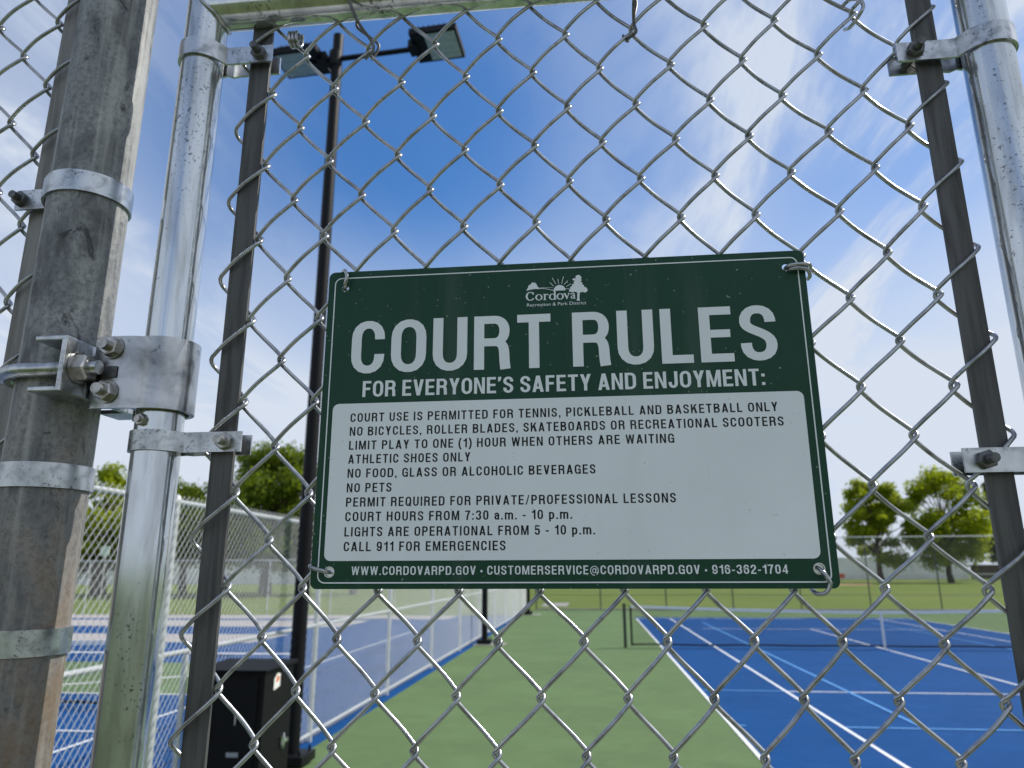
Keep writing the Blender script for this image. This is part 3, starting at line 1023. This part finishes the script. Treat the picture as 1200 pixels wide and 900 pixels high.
# ------------------------------------------------------------------ fence fabric left of the post
lfn = thing('chain_link_fence', 'near chain link fence panel running out of frame left of the thick post', 'fence', (-1.2, LY, 0))
xl = [-.5445-.0361*k for k in range(30)][::-1]
xl[-1] = -.5435
near_fabric(xl, LY, 2.2065, .06, 3.04, end_first=False).build('chain_link_fabric', M_WIRE, lfn, 60)
MB().box(-.5740, -.5480, LY-.0023, LY+.0023, .1, 3.02).build('tension_bar', M_OLDBAR, lfn, None, .0008)
MB().tube([(-1.62, LY+.03, 3.02), (PX, LY+.03, 3.02)], .021, 16).build('top_rail', M_PIPE, lfn, 60)

# ------------------------------------------------------------------ condensed sans lettering drawn as strokes
def arc(cx, cy, rx, ry, a0, a1, n=9, e=2.25):
    out = []
    for i in range(n+1):
        a = R(a0+(a1-a0)*i/n)
        c, s = math.cos(a), math.sin(a)
        k = (abs(c)**e+abs(s)**e)**(-1/e)
        out.append((cx+rx*c*k, cy+ry*s*k))
    return out
def bez(p0, p1, p2, p3, n=12):
    o = []
    for i in range(n+1):
        t = i/n
        o.append(tuple((1-t)**3*a+3*t*(1-t)**2*b+3*t*t*(1-t)*c+t**3*d for a, b, c, d in zip(p0, p1, p2, p3)))
    return o
def glyph(ch, s, t):
    """cap height 1; returns width and a list of shapes: ('s', points, closed) strokes or ('p', polygon)"""
    S, P = (lambda pts, c=False: ('s', pts, c)), (lambda pts: ('p', pts))
    rect = lambda x0, y0, x1, y1: P([(x0, y0), (x1, y0), (x1, y1), (x0, y1)])
    dg = lambda xb, yb, xt, yt, w=s*1.04: P([(xb-w/2, yb), (xb+w/2, yb), (xt+w/2, yt), (xt-w/2, yt)])
    B, T = t/2, 1-t/2
    def oval(w, y0=0.0, y1=1.0, ry=.27):
        l, r = s/2, w-s/2
        b, tt = y0+t/2, y1-t/2
        rx = (r-l)/2
        cx = (l+r)/2
        ry = min(ry, (tt-b)/2)
        return arc(cx, tt-ry, rx, ry, 0, 180)+arc(cx, b+ry, rx, ry, 180, 360)
    def bowl(x0, xr, y0, y1, rx=.19):
        b, tt, r = y0+t/2, y1-t/2, xr-s/2
        ry = min((tt-b)/2, .24)
        return [(x0, b)]+arc(r-rx, b+ry, rx, ry, -90, 0)+arc(r-rx, tt-ry, rx, ry, 0, 90)+[(x0, tt)]
    w = .62
    l, r = s/2, w-s/2
    if ch == 'A':
        w = .68
        return w, [dg(s*.52, 0, w/2-s*.06, 1), dg(w-s*.52, 0, w/2+s*.06, 1), rect(.19, .19, w-.19, .19+t*.95)]
    if ch == 'B':
        w = .65
        return w, [rect(0, 0, s, 1), S(bowl(s*.8, w, 0, .53+t*.25)), S(bowl(s*.8, w-.025, .53-t*.25, 1))]
    if ch == 'C':
        return w, [S([(r, .64)]+arc(w/2, T-.26, (r-l)/2, .26, 0, 180)+arc(w/2, B+.26, (r-l)/2, .26, 180, 360)+[(r, .36)])]
    if ch == 'D':
        w = .65
        return w, [rect(0, 0, s, 1), S(bowl(s*.8, w, 0, 1, .24))]
    if ch == 'E':
        w = .56
        return w, [rect(0, 0, s, 1), rect(s, 0, w, t), rect(s, 1-t, w-.01, 1), rect(s, .44, w-.04, .44+t*.95)]
    if ch == 'F':
        w = .53
        return w, [rect(0, 0, s, 1), rect(s, 1-t, w, 1), rect(s, .43, w-.05, .43+t)]
    if ch == 'G':
        w = .65
        l, r = s/2, w-s/2
        return w, [S([(r, .67)]+arc(w/2, T-.25, (r-l)/2, .25, 0, 180)+arc(w/2, B+.26, (r-l)/2, .26, 180, 335)), rect(w*.52, .41, w, .41+t*.95), rect(w-s*.78, 0, w, .41)]
    if ch == 'H':
        w = .65
        return w, [rect(0, 0, s, 1), rect(w-s, 0, w, 1), rect(s, .45, w-s, .45+t)]
    if ch == 'I':
        return s, [rect(0, 0, s, 1)]
    if ch == 'J':
        w = .54
        l, r = s/2, w-s/2
        return w, [S([(r, 1), (r, .5)]+arc(w/2, B+.23, (r-l)/2, .23, 0, -180)+[(l, .36)])]
    if ch == 'K':
        w = .67
        return w, [rect(0, 0, s, 1), P([(s, .30), (s, .56), (w-s*1.2, 1), (w-.01, 1)]), P([(s*1.5, .54), (s*2.5, .68), (w+.02, 0), (w-s*1.18, 0)])]
    if ch == 'L':
        w = .54
        return w, [rect(0, 0, s, 1), rect(s, 0, w, t)]
    if ch == 'M':
        w = .82
        a = s*.95
        return w, [rect(0, 0, a, 1), rect(w-a, 0, w, 1), P([(w/2-a*.42, 0), (w/2+a*.42, 0), (a*1.25, 1), (a*.4, 1)]), P([(w/2-a*.42, 0), (w/2+a*.42, 0), (w-a*.4, 1), (w-a*1.25, 1)])]
    if ch == 'N':
        w = .66
        return w, [rect(0, 0, s*.95, 1), rect(w-s*.95, 0, w, 1), P([(w-s*1.08, 0), (w-s*.3, 0), (s*1.08, 1), (s*.3, 1)])]
    if ch in 'O0':
        w = .65 if ch == 'O' else .58
        return w, [S(oval(w), True)]
    if ch == 'P':
        w = .62
        return w, [rect(0, 0, s, 1), S(bowl(s*.8, w, .40, 1))]
    if ch == 'Q':
        w = .65
        return w, [S(oval(w), True), P([(w*.50, .26), (w*.66, .33), (w+.03, .02), (w-.10, -.06)])]
    if ch == 'R':
        w = .66
        my = .43+t/2
        return w, [rect(0, 0, s, 1), S(bowl(s*.8, w-.015, .43, 1)), S([(w*.42, my), (w*.50, my)]+bez((w*.56, my), (w-s*.55, my), (w-s*.62, .36), (w-s*.58, .17), 9)+[(w-s*.54, .08), (w-s*.48, .0)])]
    if ch == 'S':
        w = .61
        l, r = s/2, w-s/2
        pts = [(r, .69)]+arc(w/2, T-.22, (r-l)/2, .22, 10, 180)[0:]
        pts += bez((l, .70), (l, .52), (r, .53), (r, .29), 12)[1:]
        pts += arc(w/2, B+.22, (r-l)/2, .22, 0, -170)[1:]+[(l, .32)]
        return w, [S(pts)]
    if ch == 'T':
        w = .60
        return w, [rect(w/2-s/2, 0, w/2+s/2, 1-t), rect(0, 1-t, w, 1)]
    if ch == 'U':
        w = .63
        l, r = s/2, w-s/2
        return w, [S([(l, 1), (l, .5)]+arc(w/2, B+.25, (r-l)/2, .25, 180, 360)+[(r, .5), (r, 1)])]
    if ch == 'V':
        w = .64
        return w, [dg(w/2-s*.05, 0, s*.52, 1), dg(w/2+s*.05, 0, w-s*.52, 1)]
    if ch == 'W':
        w = .94
        k = s*.92
        return w, [dg(w*.27, 0, k*.52, 1, k), dg(w*.27, 0, w/2, 1, k), dg(w*.73, 0, w/2, 1, k), dg(w*.73, 0, w-k*.52, 1, k)]
    if ch == 'Y':
        w = .64
        return w, [rect(w/2-s/2, 0, w/2+s/2, .44), P([(w/2-s/2, .38), (w/2+s/2, .42), (s*1.08, 1), (0, 1)]), P([(w/2-s/2, .42), (w/2+s/2, .38), (w, 1), (w-s*1.08, 1)])]
    if ch == '1':
        w = .42
        return w, [rect(w-s, 0, w, 1), P([(.02, .68), (w-s, .68), (w-s, .84), (w-s*.7, 1), (w-s*.95, 1), (w-s*1.3, .85), (.02, .81)])]
    if ch == '2':
        w = .58
        r, l = w-s/2, s/2
        return w, [S([(l, .64)]+arc(w/2, T-.23, (r-l)/2, .23, 180, 0)+bez((r, .70), (r, .48), (l+.04, .36), (l+.0, t*.6), 10)[1:]), rect(0, 0, w, t)]
    if ch == '3':
        w = .58
        r, l = w-s/2, s/2
        return w, [S([(l, .72)]+arc(w/2, T-.20, (r-l)/2, .20, 180, 0)+arc(w/2-.02, .52+.20, (r-l)/2+.01, .20, 0, -85)), S(arc(w/2-.02, .52-.22, (r-l)/2+.02, .22, 85, 0)+arc(w/2, B+.22, (r-l)/2, .22, 0, -180)+[(l, .30)])]
    if ch == '4':
        w = .60
        return w, [rect(w-s*1.55, 0, w-s*.55, 1), rect(0, .20, w, .20+t), P([(0, .20+t*.5), (s*.75, .20+t), (w-s*.9, .94), (w-s*1.5, 1)])]
    if ch == '5':
        w = .58
        r, l = w-s/2, s/2
        return w, [rect(.06, 1-t, w-.03, 1), P([(.03, .46), (s*.92, .48), (s*.92+.02, 1-t*.5), (.07, 1-t*.5)]), S([(l+.03, .52), (w/2-.05, .60)]+arc(w/2, .36, (r-l)/2, .26, 80, 0)+arc(w/2, B+.22, (r-l)/2, .22, 0, -180)+[(l, .29)])]
    if ch == '6':
        w = .58
        r, l = w-s/2, s/2
        return w, [S([(r, .72)]+arc(w/2, T-.22, (r-l)/2, .22, 0, 180)+arc(w/2, B+.22, (r-l)/2, .22, 180, 360)+arc(w/2, .40, (r-l)/2, .20, 0, 165))]
    if ch == '7':
        w = .56
        return w, [rect(0, 1-t, w, 1), S(bez((w-s*.55, 1-t), (w*.62, .72), (w*.42, .40), (w*.40, 0), 8))]
    if ch == '9':
        w = .58
        a = glyph('6', s, t)[1][0][1]
        return w, [S([(w-x, 1-y) for x, y in a])]
    if ch in 'amp':
        xh = .74
        if ch == 'a':
            w = .52
            r, l = w-s/2, s/2
            return w, [S([(l, xh-.22)]+arc(w/2, xh-t/2-.16, (r-l)/2, .16, 175, 0)+[(r, .2), (r, 0)]), S([(r, .43), (w/2, .42)]+arc(w/2, B+.17, (r-l)/2, .17, 90, 270)+[(r, B+.06)])]
        if ch == 'm':
            w = .88
            k = s*.95
            rx = (w/2-k/2)/2
            o = [rect(0, 0, k, xh)]
            for i in (0, 1):
                c0 = k/2+rx+2*rx*i
                o.append(S(arc(c0, xh-t/2-.16, rx, .16, 170, 0)+[(c0+rx, .3), (c0+rx, 0)]))
            return w, o
        w = .56
        r, l = w-s/2, s/2
        return w, [rect(0, -.24, s, xh), S(oval(w, 0, xh, .2), True)]
    if ch == '.':
        return s, [rect(0, 0, s, s*.9)]
    if ch == ',':
        return s, [P([(0, 0), (s*.4, -.02), (s*.1, -.14), (s*.45, -.16), (s, -.02), (s, s*.9), (0, s*.9)])]
    if ch == ':':
        return s, [rect(0, .02, s, .02+s*.9), rect(0, .52, s, .52+s*.9)]
    if ch == '-':
        return .32, [rect(0, .32, .32, .32+t)]
    if ch == '/':
        return .40, [dg(s*.3, -.02, .40-s*.3, 1.0, s*.7)]
    if ch == "'":
        return s, [P([(0, .78), (s*.1, .70), (s*.75, .76), (s, .9), (s, 1.0), (0, 1.0)])]
    if ch == '(':
        return .28, [S(bez((.24, 1.04), (-.02, .72), (-.02, .12), (.24, -.2), 12))]
    if ch == ')':
        return .28, [S(bez((.04, 1.04), (.30, .72), (.30, .12), (.04, -.2), 12))]
    if ch == '*':
        return .26, [P(arc(.13, .40, .13, .13, 0, 345, 15, 2.0))]
    if ch == '@':
        w = 1.0
        return w, [('t', arc(.5, .40, .44, .50, -60, 275, 26, 2.1), False), ('t', arc(.47, .40, .17, .24, 0, 340, 16, 2.1), True), ('t', [(.69, .66), (.64, .28)]+arc(.77, .30, .13, .15, 190, 360, 6, 2.0)+[(.93, .45)], False)]
    return .28, []
def stroke_poly(pts, s, t, closed):
    n = len(pts)
    q = []
    for p in pts:                       # drop repeats
        if not q or (abs(p[0]-q[-1][0])+abs(p[1]-q[-1][1])) > 1e-5:
            q.append(p)
    if closed and abs(q[0][0]-q[-1][0])+abs(q[0][1]-q[-1][1]) < 1e-5:
        q.pop()
    n = len(q)
    A, Bv = [], []
    for i in range(n):
        if closed:
            a, b = q[i-1], q[(i+1) % n]
        else:
            a, b = q[max(0, i-1)], q[min(n-1, i+1)]
        tx, ty = b[0]-a[0], b[1]-a[1]
        L_ = math.hypot(tx, ty) or 1
        nx, ny = -ty/L_, tx/L_
        A.append((q[i][0]+nx*s/2, q[i][1]+ny*t/2))
        Bv.append((q[i][0]-nx*s/2, q[i][1]-ny*t/2))
    return A, Bv, n
SIGN_Y = -.0012
ZS = 1.9185
def SP(u, v, d):
    """sign millimetres -> world; d = millimetres proud of the face"""
    return ((u/1000)-.2286, SIGN_Y-.0012-d/1000, ZS+v/1000)
def text(mb, string, x0, x1, base, cap, s=.19, t=.155, track=.13, space=.30, d=.06):
    adv = 0
    items = []
    for ch in string:
        if ch == ' ':
            adv += space
            continue
        w, sh = glyph(ch, s, t)
        items.append((adv, sh))
        adv += w+track
    adv -= track
    kx = (x1-x0)/(adv*cap)
    for a, sh in items:
        for i, g_ in enumerate(sh):
            dd = d+.022*i
            f = lambda p: SP(x0+(a+p[0])*cap*kx, base+p[1]*cap, dd)
            if g_[0] == 'p':
                pts = g_[1]
                mb.add([f(p) for p in pts], [tuple(range(len(pts)))])
            else:
                ss_, tt_ = (s, t) if g_[0] == 's' else (s*.55, t*.6)
                A, Bv, n = stroke_poly(g_[1], ss_, tt_, g_[2])
                vs = [f(p) for p in A]+[f(p) for p in Bv]
                m = n if g_[2] else n-1
                mb.add(vs, [(k, (k+1) % n, n+(k+1) % n, n+k) for k in range(m)])
    return kx

# ------------------------------------------------------------------ the sign
sg = thing('court_rules_sign', 'green and white metal court rules sign wired to the chain link gate', 'sign', (0, SIGN_Y, ZS))
SW, SH = 457.2, 304.8
def rrect(x0, y0, x1, y1, r, n=7):
    o = []
    for cx, cy, a in ((x1-r, y1-r, 0), (x0+r, y1-r, 90), (x0+r, y0+r, 180), (x1-r, y0+r, 270)):
        o += [(cx+r*math.cos(R(a+90*i/n)), cy+r*math.sin(R(a+90*i/n))) for i in range(n+1)]
    return o
holes = [(16.8, 287.6), (440.5, 288.2), (17.1, 14.7), (441.5, 16.0)]
# plate with four real holes, from a 2D curve with holes
cu = bpy.data.curves.new('panel_outline', 'CURVE')
cu.dimensions = '2D'
cu.fill_mode = 'BOTH'
def spl(pts):
    sp = cu.splines.new('POLY')
    sp.points.add(len(pts)-1)
    for p, q in zip(sp.points, pts):
        p.co = (q[0]/1000, q[1]/1000, 0, 1)
    sp.use_cyclic_u = True
spl(rrect(0, 0, SW, SH, 6))
for hx, hy in holes:
    spl([(hx+3.9*math.cos(R(a)), hy+3.9*math.sin(R(a))) for a in range(0, 360, 20)])
cu.extrude = .0009
tmp = bpy.data.objects.new('panel_outline', cu)
COL.objects.link(tmp)
dgp = bpy.context.evaluated_depsgraph_get()
dgp.update()
me = bpy.data.meshes.new_from_object(tmp.evaluated_get(dgp))
bpy.data.objects.remove(tmp)
me.name = 'panel'
me.transform(Matrix.Translation((-.2286, 0, 0)))
me.transform(Matrix(((1, 0, 0, 0), (0, 0, -1, 0), (0, 1, 0, 0), (0, 0, 0, 1))))
me.materials.clear()
me.materials.append(M_SIGN)
pn = bpy.data.objects.new('panel', me)
COL.objects.link(pn)
pn.parent = sg
# white field
wf = MB()
poly = rrect(11.6, 24.4, 443.8, 169.6, 6)
wf.add([SP(a, b, .04) for a, b in poly], [tuple(range(len(poly)))])
wf.build('white_field', M_WHITE, sg)
# thin border line
bl = MB()
o_, i_ = rrect(6.2, 4.8, SW-6.0, SH-6.4, 7), rrect(7.3, 5.9, SW-7.1, SH-7.5, 6)
n = len(o_)
bl.add([SP(a, b, .04) for a, b in o_]+[SP(a, b, .04) for a, b in i_], [(k, (k+1) % n, n+(k+1) % n, n+k) for k in range(n)])
bl.build('border_line', M_WHITE, sg)
T1 = MB()
text(T1, 'COURT', 26.8, 219.9, 198.8, 53.2, .185, .148, .125)
text(T1, 'RULES', 240.3, 425.8, 198.8, 53.2, .185, .148, .125)
T1.build('title_lettering', M_WHITE, sg)
T2 = MB()
text(T2, "FOR EVERYONE'S SAFETY AND ENJOYMENT:", 39.8, 411.8, 175.7, 15.6, .19, .15, .125)
T2.build('subtitle_lettering', M_WHITE, sg)
T3 = MB()
rows = [("COURT USE IS PERMITTED FOR TENNIS, PICKLEBALL AND BASKETBALL ONLY", 420.3, 151.7),
        ("NO BICYCLES, ROLLER BLADES, SKATEBOARDS OR RECREATIONAL SCOOTERS", 424.3, 138.5),
        ("LIMIT PLAY TO ONE (1) HOUR WHEN OTHERS ARE WAITING", 328.5, 125.3),
        ("ATHLETIC SHOES ONLY", 144.4, 112.3), ("NO FOOD, GLASS OR ALCOHOLIC BEVERAGES", 257.8, 99.1),
        ("NO PETS", 71.7, 85.7), ("PERMIT REQUIRED FOR PRIVATE/PROFESSIONAL LESSONS", 326.9, 72.6),
        ("COURT HOURS FROM 7:30 a.m. - 10 p.m.", 236.0, 59.5), ("LIGHTS ARE OPERATIONAL FROM 5 - 10 p.m.", 255.7, 45.9),
        ("CALL 911 FOR EMERGENCIES", 176.8, 32.8)]
for s_, xr, yb in rows:
    text(T3, s_, 29.4, xr, yb, 8.4, .185, .15, .21, .42, d=.09)
T3.build('rules_lettering', M_BLACK, sg)
T4 = MB()
text(T4, "WWW.CORDOVARPD.GOV * CUSTOMERSERVICE@CORDOVARPD.GOV * 916-362-1704", 37.8, 416.0, 12.1, 7.5, .17, .14, .19, .36)
T4.build('contact_lettering', M_WHITE, sg)
# park district logo
LG = MB()
def lp(poly, d=.06):
    LG.add([SP(a, b, d) for a, b in poly], [tuple(range(len(poly)))])
def lst(pts, w_, d=.06, closed=False, t_=None):
    A, Bv, n = stroke_poly(pts, w_, w_ if t_ is None else t_, closed)
    m = n if closed else n-1
    LG.add([SP(a, b, d) for a, b in A]+[SP(a, b, d) for a, b in Bv], [(k, (k+1) % n, n+(k+1) % n, n+k) for k in range(m)])
lp([(197.3, 276.1), (198.2, 278.3), (199.0, 279.2), (199.2, 281.0), (200.6, 282.4), (201.6, 282.5), (202.3, 283.9), (203.5, 284.7), (204.4, 283.9), (205.6, 284.4), (206.3, 283.2), (207.3, 282.6), (207.4, 281.2), (208.6, 279.7), (209.8, 277.5), (205.2, 277.7), (200.8, 277.1)])
lst([(208.5, 277.7), (212, 278.0), (216, 277.4), (221, 276.0), (225, 275.2)], .55, .082)
lst([(209.5, 278.6), (216, 278.6), (223, 278.2)], .3, .06)
lp([(229.2+5.7*math.cos(R(a)), 275.0+5.7*math.sin(R(a))) for a in range(0, 181, 12)])
for a, b, c, d in ((220.0, 283.8, 223.6, 279.7), (222.3, 288.4, 225.7, 281.8), (227.8, 287.0, 228.4, 281.9), (233.2, 289.3, 231.3, 281.9), (237.2, 284.7, 233.6, 280.9), (240.2, 281.5, 235.7, 278.6)):
    lst([(a, b), (c, d)], .5)
lst([(234.5, 276.4), (239, 276.6)], .4)
lp([(245.9, 272.3), (243.6, 273.2), (241.6, 272.6), (239.6, 273.5), (238.3, 273.2), (238.2, 275.4), (239.6, 276.3), (239.5, 278.3), (241.3, 279.0), (241.0, 280.6), (243.2, 281.5), (242.6, 282.9), (244.2, 284.2), (242.8, 284.6), (241.4, 285.9), (243.0, 286.9), (245.0, 286.6), (244.6, 288.6), (246.4, 290.1), (248.6, 290.0), (249.4, 288.8), (250.7, 287.6), (249.8, 286.2), (250.6, 284.4), (249.2, 283.2), (251.2, 282.0), (250.8, 280.2), (252.6, 279.4), (252.6, 277.8), (254.6, 277.0), (255.9, 274.6), (255.3, 272.8), (253.4, 271.7), (251.4, 272.6), (248.3, 272.0)])
lp([(246.0, 273.0), (248.3, 273.0), (247.9, 266.5), (248.2, 263.8), (245.4, 263.8), (245.9, 266.5)], .085)
# serif name
def serif(x, y, w_=1.9):
    lp([(x-w_/2, y-.28), (x+w_/2, y-.28), (x+w_/2, y+.28), (x-w_/2, y+.28)], .11)
xb = 266.0
lst([(203.9, xb+6.3)]+[(201.0+3.5*math.cos(R(a)), xb+4.35+4.1*math.sin(R(a))) for a in range(40, 321, 14)]+[(204.2, xb+2.2)], 1.75, .06, False, .75)
lst([(204.0, xb+8.6), (204.0, xb+5.9)], .5, .09)
def so_(cx, rx=2.75, ry=2.85):
    lst([(cx+rx*math.cos(R(a)), xb+2.95+ry*math.sin(R(a))) for a in range(0, 360, 15)], 1.55, .06, True, .65)
so_(209.3)
lst([(214.9, xb+.1), (214.9, xb+6.1)], 1.5)
lst([(215.3, xb+4.6), (216.3, xb+5.6), (217.9, xb+5.7), (218.3, xb+4.7)], .9, .08)
serif(214.9, xb+.1, 3.0)
serif(214.4, xb+5.9, 1.8)
lst([(222.2+2.55*math.cos(R(a)), xb+2.95+2.85*math.sin(R(a))) for a in range(0, 360, 15)], 1.5, .06, True, .65)
lst([(224.6, xb+.1), (224.6, xb+8.8)], 1.5, .08)
serif(224.0, xb+8.6, 1.9)
serif(225.0, xb+.1, 1.6)
so_(229.6)
lp([(233.1, xb+5.8), (234.8, xb+5.8), (236.5, xb+1.9), (235.9, xb)])
lp([(235.4, xb), (236.2, xb), (238.4, xb+5.8), (237.6, xb+5.8)], .08)
serif(233.8, xb+5.8, 2.4)
serif(238.0, xb+5.8, 1.7)
lst([(239.9, xb+4.4), (240.3, xb+5.4), (241.4, xb+5.7), (242.6, xb+5.4), (243.0, xb+4.4), (243.0, xb+.7), (244.0, xb+.3)], 1.3, .06, False, .8)
lst([(243.0, xb+3.4), (241.0, xb+3.0), (240.0, xb+1.7), (240.6, xb+.5), (241.8, xb+.4), (243.0, xb+1.5)], 1.1, .08, False, .7)
lgo = LG.build('logo', M_WHITE, sg)
fc = bpy.data.curves.new('logo_line', 'FONT')
fc.body = 'Recreation & Park District'
fc.size = 1.0
fo = bpy.data.objects.new('logo_line', fc)
COL.objects.link(fo)
dgp = bpy.context.evaluated_depsgraph_get()
dgp.update()
me = bpy.data.meshes.new_from_object(fo.evaluated_get(dgp))
bpy.data.objects.remove(fo)
xsv = [v.co.x for v in me.vertices]
xa, xz = min(xsv), max(xsv)
for v in me.vertices:
    a, b = 197.7+(v.co.x-xa)/(xz-xa)*(254.2-197.7), 260.0+v.co.y*4.6
    q = SP(a, b, .06)
    v.co = (q[0], q[1]-SIGN_Y, q[2]-ZS)
me.materials.clear()
me.materials.append(M_WHITE)
me.name = 'logo_line'
lo = bpy.data.objects.new('logo_line', me)
COL.objects.link(lo)
lo.parent = lgo
lo.matrix_parent_inverse = Matrix()
# hanging wires through the four holes and round the fabric
def wire(pts, r=.0019):
    MB().tube(sp_path([SP(u, v, d) for u, v, d in pts]), r, 10).build('wire_hook', M_WIRE, sg, 60)
wire([(17.5, 287.0, -9), (17.0, 286.6, 0), (18.5, 289.5, 4.5), (20, 297.5, 6), (17, 304.5, 3.5), (12, 306, -4), (9, 303, -12)])
wire([(440, 287.8, -9), (440.3, 287.6, 1), (444, 288.0, 5.5), (453, 288.6, 5), (460.5, 289.2, 2.0), (464.0, 289.0, -6)])
wire([(441, 285.6, -8), (443.0, 285.0, 2), (449, 284.8, 5.2), (458, 283.6, 3.0), (462.0, 280.5, -4), (461, 279, -9)])
wire([(17.8, 14.4, -8), (16.8, 14.8, 1), (12.5, 16.0, 5.5), (5.5, 17.8, 5.5), (0.5, 19.5, 3), (-1.5, 20.2, -4), (0, 20, -10)])
wire([(440.5, 17.5, -8), (440.8, 16.2, 1), (444, 11.5, 5.5), (447, 4.0, 6), (443.5, -3.0, 5), (437.5, -4.2, 2), (435.0, -1.0, -6)])
gm = MB()
for hx, hy in holes:
    gm.add([SP(hx+3.9*math.cos(R(a)), hy+3.9*math.sin(R(a)), .05) for a in range(0, 360, 15)]+[SP(hx+5.0*math.cos(R(a)), hy+5.0*math.sin(R(a)), .05) for a in range(0, 360, 15)],
           [(k, (k+1) % 24, 24+(k+1) % 24, 24+k) for k in range(24)]) if hy < 100 else None
gm.build('hole_rim', M_ALU, sg)
